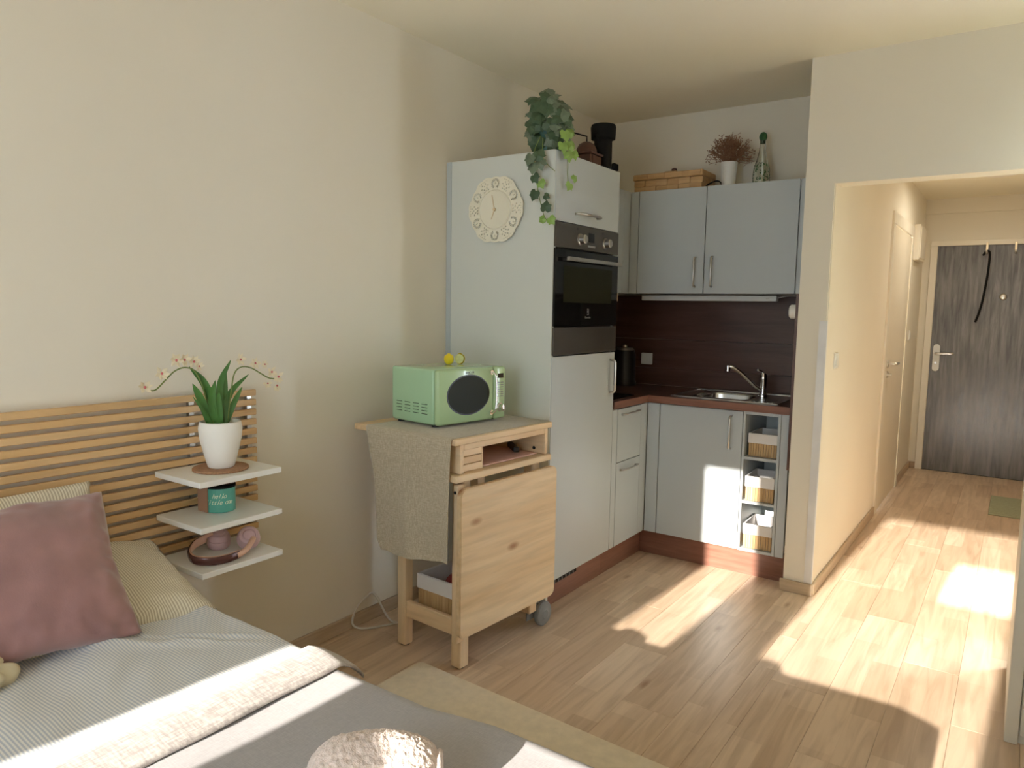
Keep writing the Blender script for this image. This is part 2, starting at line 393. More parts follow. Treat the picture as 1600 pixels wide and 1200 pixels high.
# unseen half-tinted panes; gap added on the right to cast a brighter floor patch (x 1.76-2.04, z 1.707-1.91)
obj('pane', bx(.40, 1.03, -4.018, -4.014, .13, 2.2), 'pane', win)
obj('pane', MB().box(1.20, 1.76, -4.018, -4.014, .13, 2.2).box(2.04, 2.70, -4.018, -4.014, .13, 2.2).box(1.76, 2.04, -4.018, -4.014, .13, 1.707).box(1.76, 2.04, -4.018, -4.014, 1.915, 2.2), 'pane', win)
def sun_blocker(name, x0, x1, label, shift=lambda z: 0):  # unseen cloth added to shape the sun beams on bed and floor
    def f(a, b):
        x = x0+(x1-x0)*a+shift(b*2.22+.02)*a; return (x, -3.955+.012*math.sin((a*(x1-x0))*70+b*.6), .02+2.22*b)
    obj(name, MB().grid(f, 70, 74), 'sun_blocker', smooth=True, solid=.002, label=label, cat='sun_blocker', group='added sun blockers')
sun_blocker('sun_blocker', .28, .693, 'pale cloth blocker added left of the narrow sunlit gap of the window')
sun_blocker('sun_blocker', .955, 1.277, 'pale cloth blocker added between the narrow and the wide gap of the window', lambda z: .085*max(0, min(1, (1.335-z)/.03)))  # wider below so that less sun reaches the bed
sun_blocker('sun_blocker', 2.047, 2.85, 'pale cloth blocker added at the right end of the window')
obj('blocker_rail', bx(.2, 2.9, -3.97, -3.94, 2.245, 2.27), 'white', label='white rail for the added cloth blockers above the window', cat='rail')

# floor: slab and planks
fl = struct('floor', bx(-.12, 3.12, -4.12, 4.80, -.12, -.012), 'gap')
cache = {}
PW, PL = .192, 1.285
def plank(x0, x1, y0, y1):
    key = (round(x1-x0, 3), round(y1-y0, 3))
    if key not in cache:
        hx, hy = (x1-x0)/2-.0003, (y1-y0)/2-.0003
        mb = bx(-hx, hx, -hy, hy, -.012, 0, .0008); me = bpy.data.meshes.new('plank'); mb.bm.to_mesh(me); mb.bm.free(); me.materials.append(mt['floor']); cache[key] = me
    o = bpy.data.objects.new('plank', cache[key]); C.objects.link(o); o.parent = fl; o.location = ((x0+x1)/2, (y0+y1)/2, 0)
x = 0.04-PW; i = 0
while x < 3.0:
    xa, xb = max(x, 0), min(x+PW, 3.0); off = (i*.41) % PL
    y = -4.0-off
    ymax = 1.09 if xb <= 1.5 or xa >= 2.5 else 4.68
    segs = [(xa, xb, ymax)]
    if xa < 1.5 < xb: segs = [(xa, 1.5, 1.09), (1.5, xb, 4.68)]
    if xa < 2.5 < xb: segs = [(xa, 2.5, 4.68), (2.5, xb, 1.0)]
    for a, b_, ym in segs:
        yy = y
        while yy < ym:
            p0, p1 = max(yy, -4.0), min(yy+PL, ym)
            if p1-p0 > .02 and b_-a > .01: plank(a, b_, p0, p1)
            yy += PL
    x += PW; i += 1

# baseboards
def bb(n, x0, x1, y0, y1, m='base'): struct(n, bx(x0, x1, y0, y1, 0, .06, .003), m)
bb('baseboard_left', 0.0, .013, -4.0, -.002)
bb('baseboard_partition', 1.358, 1.513, .953, .967, 'basex')
bb('baseboard_hall', 1.504, 1.517, .967, 2.74)
bb('baseboard_hall_far', 1.5, 1.513, 3.84, 4.68)
bb('baseboard_entrance', 1.513, 1.556, 4.667, 4.68, 'basex')
struct('trim_1', MB().box(1.470, 1.506, .9645, .967, .061, 1.33).box(1.504, 1.5065, .967, .980, .061, 1.33), 'guard')

# entrance door
d1 = thing('door_1', None, None, (1.61, 4.68, 0), kind='structure')
obj('leaf', bx(1.600, 2.447, 4.690, 4.73, .001, 1.968, .002), 'doord', d1)
obj('backing', bx(1.56, 2.47, 4.735, 4.79, -.02, 2.0), 'gap', d1)  # unseen panel added to stop sky light leaking round the leaf
obj('frame', MB().box(1.556, 1.610, 4.66, 4.689, 0, 1.96, .002).box(2.437, 2.49, 4.66, 4.689, 0, 1.96, .002).box(1.556, 2.49, 4.66, 4.689, 1.9605, 2.005, .002), 'frame', d1)
def rounded(cx, cz, w, h, n=8):
    r = w/2; pts = []
    for k in range(n+1): a = PI*k/n; pts.append((cx+r*math.cos(a), cz+h/2-r+r*math.sin(a)))
    for k in range(n+1): a = PI+PI*k/n; pts.append((cx+r*math.cos(a), cz-h/2+r+r*math.sin(a)))
    return pts
hp = obj('handle_plate', MB().prism(rounded(1.657, .998, .052, .235), 4.672, 4.685, 'y'), 'white', d1)
obj('handle', MB().tube(smooth_path([(1.657, 4.675, 1.035), (1.657, 4.63, 1.035), (1.69, 4.622, 1.036), (1.79, 4.622, 1.04)], 5), .0115, 10), 'steel', hp, smooth=True)
obj('keyhole', MB().cyl((1.655, 4.672, .955), (1.655, 4.669, .955), .011, 14), 'steel', hp)
obj('peephole', MB().lathe([(0, .012), (.012, .012), (.024, .008), (.028, 0)], 20, frame3((2.107, 4.685, 1.528), (1, 0, 0), (0, 0, 1))), 'steel', d1, smooth=True)

# bathroom door in the hall
d2 = thing('door_2', None, None, (1.5, 2.84, 0), kind='structure')
obj('frame', MB().box(1.488, 1.518, 2.745, 2.835, 0, 1.965, .002).box(1.488, 1.518, 3.745, 3.835, 0, 1.965, .002).box(1.488, 1.518, 2.745, 3.835, 1.9655, 2.045, .002), 'frame', d2)
obj('leaf', bx(1.470, 1.512, 2.842, 3.740, .008, 1.960, .002), 'door', d2)
for z, h in ((1.03, .05), (.955, .045)):
    obj('rosette', MB().cyl((1.512, 2.90, z), (1.521, 2.90, z), h/2, 20), 'steel', d2, smooth='auto')
obj('handle', MB().tube(smooth_path([(1.52, 2.90, 1.03), (1.56, 2.90, 1.03), (1.568, 2.925, 1.03), (1.568, 3.02, 1.03)], 5), .009, 10), 'steel', d2, smooth=True)
obj('key', MB().cyl((1.521, 2.90, .955), (1.545, 2.90, .955), .008, 12), 'steel', d2)

# hall small things
def sw(name, x, y, z, h, label, cat, wy=.075):
    t = thing(name, label, cat, (x, y, z))
    obj('cover_plate', bx(x, x+.009, y-wy/2, y+wy/2, z, z+h, .002), 'white', t)
    obj('rocker', bx(x+.009, x+.013, y-wy*.36, y+wy*.36, z+h*.15, z+h*.85, .001), 'white', t)
sw('light_switch', 1.504, 1.20, 1.095, .078, 'white light switch on the partition wall at the hall opening', 'switch')
sw('doorbell_switch', 1.5, 4.05, 1.16, .08, 'small white switch on the hall wall beyond the side door', 'switch')
t = thing('fuse_box', 'white rectangular fuse box high on the hall wall beyond the side door', 'fuse box', (1.5, 4.12, 1.78))
obj('box', bx(1.5, 1.545, 3.95, 4.32, 1.80, 2.08, .004), 'frame', t); obj('lid', bx(1.545, 1.552, 3.97, 4.30, 1.82, 2.06, .002), 'frame', t)
t = thing('ceiling_lamp', 'flat round white ceiling lamp above the hall', 'lamp', (2.06, 3.35, 2.36))
obj('base', MB().lathe([(0, 0), (.14, 0), (.14, -.02), (0, -.02)], 32, Matrix.Translation((2.06, 3.35, 2.36))), 'white', t)
ll = bpy.data.lights.new('hall_fill_light', 'AREA'); ll.shape = 'DISK'; ll.size = .22; ll.energy = 6.5; ll.color = (1, .93, .80)  # weak fill added under the hall lamp to lift the dark far end
lo = bpy.data.objects.new('hall_fill_light', ll); C.objects.link(lo); lo.location = (2.06, 3.35, 2.305)
obj('lamp_shade', MB().lathe([(.13, -.02), (.12, -.035), (.08, -.045), (0, -.048)], 32, Matrix.Translation((2.06, 3.35, 2.36))), 'whitem', t, smooth=True)
for hx in (1.968, 2.168):
    lab = 'cream over-door hook holding the black strap' if hx < 2 else 'empty cream over-door hook at the top right of the entrance door'
    t = thing('door_hook', lab, 'hook', (hx, 4.655, 1.87), group='hooks on the entrance door')
    obj('strip', MB().box(hx-.008, hx+.008, 4.652, 4.6565, 1.895, 1.975).box(hx-.008, hx+.008, 4.652, 4.659, 1.9755, 1.978), 'gold', t)
    obj('peg', MB().tube([(hx, 4.654, 1.90), (hx, 4.64, 1.885), (hx, 4.62, 1.885), (hx, 4.608, 1.897)], .005, 8).sphere((hx, 4.606, 1.90), .0095, 10), 'steel', t, smooth=True)
st = smooth_path([(1.945, 4.618, 1.868), (1.957, 4.618, 1.892), (1.975, 4.616, 1.905), (1.99, 4.618, 1.89), (1.992, 4.622, 1.80), (1.984, 4.63, 1.66), (1.967, 4.64, 1.50), (1.944, 4.65, 1.38), (1.925, 4.655, 1.315)], 5)
obj('strap', MB().tube(st, .0085, 8), 'black', smooth=True, label='curved black strap hanging from a hook on the entrance door', cat='strap')
obj('door_mat', bx(2.155, 2.49, 3.26, 3.89, 0, .009, .003), 'mat', label='olive green rectangular mat on the hall floor by the entrance door', cat='mat')

# wardrobe at the right edge
t = thing('wardrobe', 'tall pale wardrobe at the right edge, its side panel standing on the floor', 'wardrobe', (2.3, .07, 0))
obj('side_panel', bx(2.300, 2.337, .068, .67, 0, 2.45, .002), 'ward', t)
obj('carcass', bx(2.337, 2.99, .085, .67, .0, 2.45), 'ward', t)
obj('sliding_door', bx(2.340, 2.66, .072, .084, .03, 2.42, .002), 'ward', t)
obj('sliding_door', bx(2.67, 2.985, .072, .084, .03, 2.42, .002), 'ward', t)

# ------------------------------------------------------------------ kitchen: tall cabinet
D = .595
t = thing('tall_cabinet', 'tall pale grey cabinet against the left wall, with the clock on its side', 'cabinet', (.3, .3, 0))
obj('side_panel', bx(.012, D-.004, 0, .018, .0, 2.034, .001), 'side', t)
obj('filler_strip', bx(.002, .030, -.003, .0, .0, 2.034), 'front', t, label='narrow upright strip along the wall')
obj('side_panel', bx(.012, D-.02, .582, .600, .138, 2.034, .001), 'front', t)
obj('top_panel', bx(.012, D-.02, .018, .582, 2.016, 2.034), 'carcass', t)
obj('back_panel', bx(.012, .03, .018, .582, .138, 2.016), 'carcass', t)
obj('front_rail', bx(D-.04, D-.02, .018, .582, 1.738, 1.765), 'carcass', t)
obj('shelf', bx(.03, D-.02, .018, .582, 1.135, 1.15), 'carcass', t)
ud = obj('door', bx(D-.018, D, .004, .597, 1.742, 2.031, .0015), 'front', t, label='upper flap door')
handle(ud, (D, .175, 1.786), (D, .375, 1.786), (.03, 0, 0), r=.0055)
ld = obj('door', bx(D-.018, D, .004, .597, .141, 1.158, .0015), 'front', t, label='tall lower door')
handle(ld, (D, .553, .958), (D, .553, 1.122), (.03, 0, 0), r=.0055)
pl = obj('plinth', bx(D-.065, D-.045, 0, .60, 0, .137), 'walnutedgey', t)
vg = obj('vent_grille', bx(D-.045, D-.041, .02, .34, .095, .128), 'gap', t)
for k in range(9): obj('vent_bar', bx(D-.041, D-.037, .03+k*.034, .036+k*.034, .095, .128), 'grey', vg)

# oven
t = thing('oven', 'built-in black and steel oven in the tall cabinet', 'oven', (.35, .3, 1.16))
X0 = D-.018
obj('body', bx(.08, X0, .025, .575, 1.165, 1.735), 'blackp', t)
cp = obj('control_panel', bx(X0, D+.004, .006, .594, 1.632, 1.738, .002), 'ovenm', t)
for y in (.213, .452):
    k = obj('knob', MB().lathe([(.026, 0), (.026, .006), (.021, .008), (.020, .030), (.016, .033), (0, .033)], 24, frame3((D+.004, y, 1.677), (0, 1, 0), (0, 0, 1))), 'steel', cp, smooth='auto')
    obj('mark', MB().cyl((D+.004, y-.022, 1.722), (D+.0046, y-.022, 1.722), .006, 10), 'blackp', cp)
obj('display', bx(D+.004, D+.0055, .292, .345, 1.672, 1.713), 'blackg', cp)
obj('button_strip', bx(D+.004, D+.008, .285, .352, 1.648, 1.657, .001), 'steel', cp)
od = obj('door', bx(X0, D+.006, .006, .594, 1.290, 1.626, .002), 'blackg', t)
obj('window', bx(D+.006, D+.0068, .075, .53, 1.395, 1.555), 'mwglass', od)
handle_mb = MB().box(D+.028, D+.040, .062, .572, 1.575, 1.592, .002).box(D+.006, D+.028, .10, .115, 1.578, 1.589).box(D+.006, D+.028, .52, .535, 1.578, 1.589)
obj('handle', handle_mb, 'steel', od)
lg = MB()
for k in range(4): lg.box(D+.006, D+.0066, .292, .306, 1.339+k*.0085, 1.3435+k*.0085)
lg.box(D+.006, D+.0066, .306, .309, 1.339, 1.369)
obj('logo', lg, 'steel', od)
obj('logo_text', xf(text_mesh('Electrolux', .013), frame3((D+.0064, .30, 1.329), (0, 1, 0), (0, 0, 1))), 'steel', od)
obj('base_panel', bx(X0, D+.006, .006, .594, 1.164, 1.286, .002), 'ovenm', t)

# clock on the cabinet side: pierced scalloped plate
t = thing('wall_clock', 'cream filigree wall clock with scalloped edge on the cabinet side', 'clock', (.295, -.001, 1.80))
FM = frame3((.295, -.016, 1.80), (1, 0, 0), (0, 0, 1))
outer = []
for k in range(192):
    a = 2*PI*k/192; rr = .143 + .0045*abs(math.sin(a*9)) + .004*math.cos(a*6)
    outer.append((rr*math.cos(a), rr*math.sin(a)))
holes = []
def ell(cx, cy, a, b, rot, n=8):
    c, s = math.cos(rot), math.sin(rot)
    holes.append([(cx+a*math.cos(2*PI*k/n)*c-b*math.sin(2*PI*k/n)*s, cy+a*math.cos(2*PI*k/n)*s+b*math.sin(2*PI*k/n)*c) for k in range(n)])
for q in range(6):
    A = PI/2+q*PI/3; cx, cy = .113*math.cos(A), .113*math.sin(A)
    for j in range(13):
        th_ = A + (j-6)*.42; ell(cx+.0178*math.cos(th_), cy+.0178*math.sin(th_), .0062, .0027, th_)
    ell(cx, cy, .0022, .0022, 0); ell(cx+.006*math.cos(A), cy+.006*math.sin(A), .0018, .0018, 0)
    B = A+PI/6
    for (r_, da) in ((.097, -.13), (.097, .13), (.108, -.075), (.108, .075), (.120, 0), (.098, 0), (.128, -.075), (.128, .075), (.117, -.16), (.117, .16)):
        ell(r_*math.cos(B+da), r_*math.sin(B+da), .0040, .0025, B+da*6+.7)
    for j in range(-2, 3): ell(.1385*math.cos(B+j*.075), .1385*math.sin(B+j*.075), .0018, .0018, 0, 6)
obj('filigree_rim', xf(curve2d([outer]+holes, .002), FM), 'cream', t)
obj('dial', MB().lathe([(0, .006), (.080, .006), (.083, .008), (.087, .004), (.087, -.004)], 48, FM), 'cream', t, smooth='auto')
obj('backing', MB().cyl((.295, -.002, 1.80), (.295, -.016, 1.80), .06, 24), 'cream', t)
def hand(ang, L, w_):
    d = Vector((math.sin(ang), 0, math.cos(ang))); n_ = Vector((math.cos(ang), 0, -math.sin(ang)))
    o_ = Vector((.295, -.0245, 1.80)); pts = [o_-n_*w_, o_+n_*w_, o_+d*L+n_*w_*.5, o_+d*L-n_*w_*.5]
    return MB().prism([(p.x, p.z) for p in pts], -.0255, -.0245, 'y')
obj('minute_hand', hand(-.22, .066, .0022), 'gold', t); obj('hour_hand', hand(math.pi+.36, .045, .0024), 'gold', t)
obj('hub', MB().cyl((.295, -.022, 1.80), (.295, -.028, 1.80), .007, 16), 'gold', t)

# ------------------------------------------------------------------ base cabinets
t = thing('drawer_cabinet', 'narrow two-drawer grey base cabinet next to the tall cabinet', 'cabinet', (.3, .8, 0))
obj('carcass', bx(.02, D-.02, .602, 1.50, .139, .866), 'carcass', t)
for a, b_ in ((.602, .655), (.938, 1.018)): obj('filler_strip', bx(D-.018, D-.001, a, b_-.002, .141, .862, .001), 'front', t)
for z0, z1, hz in ((.584, .860, .836), (.141, .580, .545)):
    dr = obj('drawer', bx(D-.018, D, .657, .935, z0, z1, .0012), 'front', t)
    hb_ = MB().tube([(D, .700, hz-.006), (D+.026, .708, hz), (D+.028, .722, hz), (D+.028, .858, hz), (D+.026, .872, hz), (D, .880, hz-.006)], .0055, 10)
    obj('handle', hb_, 'steel', dr, smooth=True)
obj('plinth', bx(D-.065, D-.045, .602, 1.07, 0, .139), 'walnutedgey', t)
YS = 1.02
t = thing('sink_cabinet', 'grey sink base cabinet with one wide door', 'cabinet', (.9, 1.3, 0))
obj('carcass', MB().box(.60, .618, YS+.02, 1.56, .139, .866).box(1.10, 1.118, YS+.02, 1.56, .139, .866).box(.618, 1.10, YS+.02, 1.56, .139, .155).box(.618, 1.10, 1.545, 1.56, .155, .866), 'carcass', t)
obj('filler_strip', bx(D+.001, .665, YS, YS+.018, .141, .862, .001), 'front', t)
dr = obj('door', bx(.669, 1.118, YS, YS+.018, .141, .862, .0015), 'front', t)
handle(dr, (1.060, YS, .663), (1.060, YS, .835), (0, -.03, 0), r=.0055)
obj('plinth', bx(.55, 1.352, 1.07, 1.088, 0, .138), 'walnutedge', t)
t = thing('open_shelf_unit', 'narrow open grey shelf unit holding three baskets at the right end', 'shelf unit', (1.21, 1.3, .14))
for a, b_ in ((1.121, 1.133), (1.295, 1.308)): obj('side_panel', bx(a, b_, YS, 1.50, .139, .866, .001), 'front', t)
for a, b_ in ((.139, .153), (.390, .403), (.618, .632), (.850, .866)): obj('shelf', bx(1.133, 1.295, YS+.001, 1.50, a, b_), 'front', t)
obj('back_panel', bx(1.133, 1.295, 1.40, 1.41, .153, .85), 'side', t)
obj('end_panel', bx(1.310, 1.352, YS, YS+.018, .139, .866, .001), 'front', t)

def niche_basket(y0, z0, h, rz, label, x0=1.146, wx=.140, dy=.22):
    t = thing('bamboo_basket', label, 'basket', (x0+wx/2, y0, z0), rz, group='baskets in the open shelf unit')
    hw = wx/2; hs = h*.62
    for k in range(11):
        xx = -hw+k*wx/11; obj('bamboo_strip', bx(xx+.0006, xx+wx/11-.0006, 0, .004, .002, hs, .0006), 'bamboo', t, local=True)
    for k in range(16):
        yy = .004+k*(dy-.004)/16
        for sx in (-hw, hw-.004): obj('bamboo_strip', bx(sx, sx+.004, yy, yy+(dy-.004)/16-.001, .002, hs), 'bamboo', t, local=True)
    ln = MB().box(-hw-.003, hw+.003, -.004, .0, hs-.004, h, .0015).box(-hw-.003, -hw, 0, dy, hs-.004, h).box(hw, hw+.003, 0, dy, hs-.004, h).box(-hw, hw, dy-.004, dy, .01, h)
    ln.box(-hw+.004, -hw+.006, .004, dy, .01, h).box(hw-.006, hw-.004, .004, dy, .01, h).box(-hw+.004, hw-.004, .0045, .0065, .01, h).box(-hw+.004, hw-.004, .006, dy-.004, .004, .008)
    ln.box(-hw-.003, hw+.003, -.004, .006, h-.003, h+.002, .001).box(-hw-.003, -hw+.006, 0, dy, h-.003, h+.002, .001).box(hw-.006, hw+.003, 0, dy, h-.003, h+.002, .001)
    obj('fabric_liner', ln, 'fabric', t, local=True)
    return t
niche_basket(1.050, .632, .118, 0, 'bamboo basket with white liner in the top compartment of the open shelf unit')
niche_basket(1.035, .403, .126, .05, 'bamboo basket with white liner in the middle compartment of the open shelf unit')
niche_basket(1.038, .153, .126, .05, 'bamboo basket with white liner in the bottom compartment of the open shelf unit')

# worktop (L) with cut-out for the sink
wt = MB().box(.002, .600, .602, 1.005, .867, .905, .002)
SX0, SX1, SY0, SY1 = .80, 1.10, 1.125, 1.43
for b_ in ((.002, SX0, 1.005, 1.56), (SX1, 1.357, 1.005, 1.56), (SX0, SX1, 1.005, SY0), (SX0, SX1, SY1, 1.56)): wt.box(b_[0], b_[1], b_[2], b_[3], .867, .905)
t = thing('worktop', 'dark walnut L-shaped kitchen worktop', 'worktop', (.7, 1.1, .867))
obj('slab', wt, 'walnut', t)
obj('edge_band', MB().box(.6000, .6015, .602, 1.0035, .867, .905), 'walnutedgey', t); obj('edge_band', MB().box(.6015, 1.357, 1.0035, 1.005, .867, .905), 'walnutedge', t)
# splashbacks
t = thing('splashback', 'dark walnut splashback panels around the kitchen niche', 'splashback', (.7, 1.57, .905))
for k, (z0, z1) in enumerate(((.906, 1.012), (1.012, 1.19), (1.19, 1.458))):
    obj('panel', bx(.014, 1.345, 1.5605, 1.574, z0+.0006, z1-.0006, .0006), 'walnut', t)
obj('panel', bx(.002, .0135, .602, 1.574, .906, 1.458), 'walnuty', t)
obj('panel', bx(1.3575, 1.371, .972, 1.574, .60, 1.458, .001), 'walnuty', t)
# sink
t = thing('sink', 'stainless steel inset sink with drainer', 'sink', (.95, 1.28, .905))
rim = MB(); a0, a1, b0, b1 = .705, 1.275, 1.065, 1.50
for q in ((a0, SX0+.006, b0, b1), (SX1-.006, a1, b0, b1), (SX0+.006, SX1-.006, b0, SY0+.006), (SX0+.006, SX1-.006, SY1-.006, b1)): rim.box(*q, .905, .908)
rim.box(a0, a1, b0, b0+.006, .908, .910).box(a0, a1, b1-.006, b1, .908, .910).box(a0, a0+.006, b0, b1, .908, .910).box(a1-.006, a1, b0, b1, .908, .910)
obj('rim', rim, 'water', t)
def bowl(a, b):
    ang = 2*PI*a; cs, sn = math.cos(ang), math.sin(ang); n_ = 5
    r_ = (abs(cs)**n_+abs(sn)**n_)**(-1/n_); dep = [0, .0, .012, .1, .14, .15, .15, .15]; rad = [1.0, .985, .965, .93, .85, .6, .3, .01]
    i_ = min(7, int(round(b*7))); cx, cy = (SX0+SX1)/2, (SY0+SY1)/2
    return (cx+r_*cs*rad[i_]*(SX1-SX0-.006)/2, cy+r_*sn*rad[i_]*(SY1-SY0-.006)/2, .9075-dep[i_])
obj('bowl', MB().grid(bowl, 40, 7, True), 'water', t, smooth=True, solid=.001)
gr = MB()
for k in range(6): gr.box(1.125+k*.022, 1.131+k*.022, 1.10, 1.33, .908, .9095)
obj('drainer_ribs', gr, 'water', t)
t = thing('kitchen_tap', 'chrome kitchen mixer tap with a long angled spout', 'tap', (1.105, 1.37, .908))
obj('body', MB().lathe([(0, 0), (.027, 0), (.027, .006), (.020, .012), (.020, .085), (.023, .095), (.021, .115), (.012, .128), (0, .13)], 20, Matrix.Translation((1.108, 1.39, .908))), 'chrome', t, smooth='auto')
obj('spout', MB().tube(smooth_path([(1.105, 1.385, .940), (1.07, 1.36, .965), (1.00, 1.325, 1.035), (.965, 1.305, 1.062), (.947, 1.30, 1.066), (.938, 1.298, 1.060)], 5), .0105, 12), 'chrome', t, smooth=True)
obj('aerator', MB().cyl((.938, 1.298, 1.072), (.938, 1.298, 1.040), .014, 16), 'chrome', t, smooth='auto')
obj('lever', MB().tube([(1.108, 1.39, 1.03), (1.104, 1.37, 1.045), (1.092, 1.325, 1.056)], .0065, 8), 'chrome', t, smooth=True)
# hob
t = thing('hob', 'black glass hob set into the worktop corner', 'hob', (.3, .8, .905))
obj('glass_plate', bx(.05, .555, .625, .93, .9055, .911, .002), 'blackg', t)
for cy in (.71, .85):
    obj('cooking_zone', MB().lathe([(.060, .9112), (.066, .9116), (.066, .9112)], 28, Matrix.Translation((.30, cy, 0))), 'grey', t)
# kettle
t = thing('kettle', 'tall black cylindrical kettle in the worktop corner', 'kettle', (.25, 1.42, .905))
KM = Matrix.Translation((.25, 1.42, .906))
obj('body', MB().lathe([(0, 0), (.075, 0), (.075, .02), (.070, .03), (.066, .19), (.060, .215), (0, .215)], 28, KM), 'blackp', t, smooth='auto')
obj('lid', MB().lathe([(.058, .215), (.050, .228), (.015, .232), (.012, .245), (0, .247)], 24, KM), 'steel', t, smooth='auto')
obj('handle', MB().tube(smooth_path([(.19, 1.38, 1.10), (.16, 1.355, 1.11), (.14, 1.345, 1.06), (.15, 1.35, .98), (.185, 1.375, .95)], 5), .009, 8), 'blackp', t, smooth=True)
t = thing('wall_socket', 'white square socket on the walnut splashback beside the kettle', 'socket', (.335, 1.56, 1.03))
obj('cover_plate', bx(.300, .374, 1.550, 1.5605, 1.030, 1.102, .003), 'white', t); obj('rocker', bx(.312, .362, 1.547, 1.550, 1.042, 1.09, .001), 'white', t)
t = thing('round_socket', 'small round white socket with orange centre on the side splashback panel', 'socket', (1.357, 1.0, 1.37))
obj('ring', MB().lathe([(0, 0), (.034, 0), (.034, .028), (.028, .034), (.016, .034), (.014, .026), (0, .026)], 28, frame3((1.3573, 1.01, 1.372), (0, -1, 0), (0, 0, 1))), 'white', t, smooth='auto')
obj('centre', MB().cyl((1.331, 1.01, 1.372), (1.322, 1.01, 1.372), .013, 16), 'orange', t)
t = thing('under_cabinet_lamp', 'long white light bar beneath the upper cabinets', 'lamp', (.76, 1.42, 1.43))
obj('housing', bx(.365, 1.155, 1.385, 1.43, 1.426, 1.4565, .003), 'white', t); obj('switch', bx(1.10, 1.12, 1.381, 1.385, 1.437, 1.445), 'steel', t)
obj('lamp_cable', MB().tube(smooth_path([(1.155, 1.405, 1.445), (1.22, 1.38, 1.455), (1.29, 1.34, 1.452), (1.35, 1.32, 1.44), (1.354, 1.22, 1.42), (1.352, 1.08, 1.395), (1.352, 1.05, 1.385)], 6), .0025, 6), 'cable', smooth=True, label='thin white cable from the light bar to the round socket', cat='cable')

# upper cabinets
def upper(name, label, parts, loc):
    t = thing(name, label, 'cabinet', loc); return t
t = thing('wall_cabinet', 'wide grey wall cabinet with two doors above the sink', 'cabinet', (.85, 1.4, 1.462))
YU = 1.226
obj('carcass', MB().box(.405, 1.288, YU+.018, 1.573, 1.463, 1.48).box(.405, 1.288, YU+.018, 1.573, 2.02, 2.038).box(.405, .42, YU+.018, 1.573, 1.48, 2.02).box(1.273, 1.288, YU+.018, 1.573, 1.48, 2.02).box(.42, 1.273, 1.56, 1.573, 1.48, 2.02), 'carcass', t)
for a, b_, hx in ((.407, .800, .754), (.804, 1.285, .849)):
    dr = obj('door', bx(a, b_, YU, YU+.018, 1.463, 2.040, .0015), 'front', t)
    handle(dr, (hx, YU, 1.500), (hx, YU, 1.662), (0, -.028, 0), r=.005)
obj('filler_strip', bx(1.290, 1.368, YU+.002, YU+.018, 1.463, 2.040, .001), 'front', t)
obj('filler_strip', bx(.353, .403, YU+.002, YU+.018, 1.463, 2.040, .001), 'front', t)
t = thing('corner_wall_cabinet', 'small grey wall cabinet in the corner beside the tall cabinet', 'cabinet', (.18, .95, 1.462))
obj('carcass', bx(.014, .335, .603, 1.57, 1.463, 2.038), 'carcass', t)
obj('door', bx(.336, .354, .606, 1.14, 1.463, 2.040, .0015), 'front', t)
obj('filler_strip', bx(.336, .353, 1.143, 1.226, 1.463, 2.040, .001), 'front', t)
t = thing('cooker_hood', 'slim cooker hood below the corner wall cabinet', 'hood', (.18, .9, 1.42))
obj('hood_body', bx(.02, .33, .62, 1.10, 1.425, 1.462, .002), 'blackp', t); obj('front_strip', bx(.33, .352, .62, 1.10, 1.415, 1.462, .002), 'basex', t)

# ------------------------------------------------------------------ on top of the cabinets
t = thing('splint_basket', 'flat woven splint picnic basket with a lid on the wall cabinet', 'basket', (.54, 1.41, 2.04), 0)
X0, X1, Y0, Y1, Z0 = .335, .742, 1.30, 1.50, 2.041
obj('inner_box', bx(X0+.004, X1-.004, Y0+.004, Y1-.004, Z0, 2.105), 'splint', t)
for r_ in range(2):
    for k in range(6):
        wx = (X1-X0)/6; x_ = X0+k*wx; pr = .004 if (k+r_) % 2 else 0
        obj('splint', bx(x_+.0008, x_+wx-.0008, Y0-pr, Y0+.004, Z0+.001+r_*.036, Z0+.035+r_*.036, .001), 'splint', t)
    for k in range(3):
        wy = (Y1-Y0)/3; y_ = Y0+k*wy; pr = .004 if (k+r_) % 2 else 0
        obj('splint', bx(X1-.004, X1+pr, y_+.0008, y_+wy-.0008, Z0+.001+r_*.036, Z0+.035+r_*.036, .001), 'splint', t)
ld_ = obj('lid', bx(X0-.006, X1+.006, Y0-.008, Y1+.006, 2.114, 2.148, .004), 'splint', t)
for k in range(4): obj('splint', bx(X0+.02+k*.105, X0+.085+k*.105, Y0-.0115, Y0-.008, 2.118, 2.146, .001), 'splint', ld_)
obj('clasp', MB().box(.50, .575, Y0+.04, Y0+.09, 2.148, 2.162, .003), 'splint', ld_); obj('knob', MB().sphere((.556, Y0+.05, 2.168), .013, 10, (1.3, 1, .8)), 'brown', ld_, smooth=True)
t = thing('flower_vase', 'plain tapered cream vase on the wall cabinet', 'vase', (.857, 1.40, 2.041))
VM = Matrix.Translation((.857, 1.40, 2.041))
obj('body', MB().lathe([(0, 0), (.033, 0), (.036, .01), (.045, .14), (.047, .147), (.043, .147), (.040, .14), (.032, .02), (0, .02)], 28, VM), 'ceramic', t, smooth='auto')
t = thing('dried_bouquet', 'round bouquet of dried brown flower sprigs standing in the cream vase', 'dried flowers', (.857, 1.40, 2.15))
b1_ = MB(); b2_ = MB()
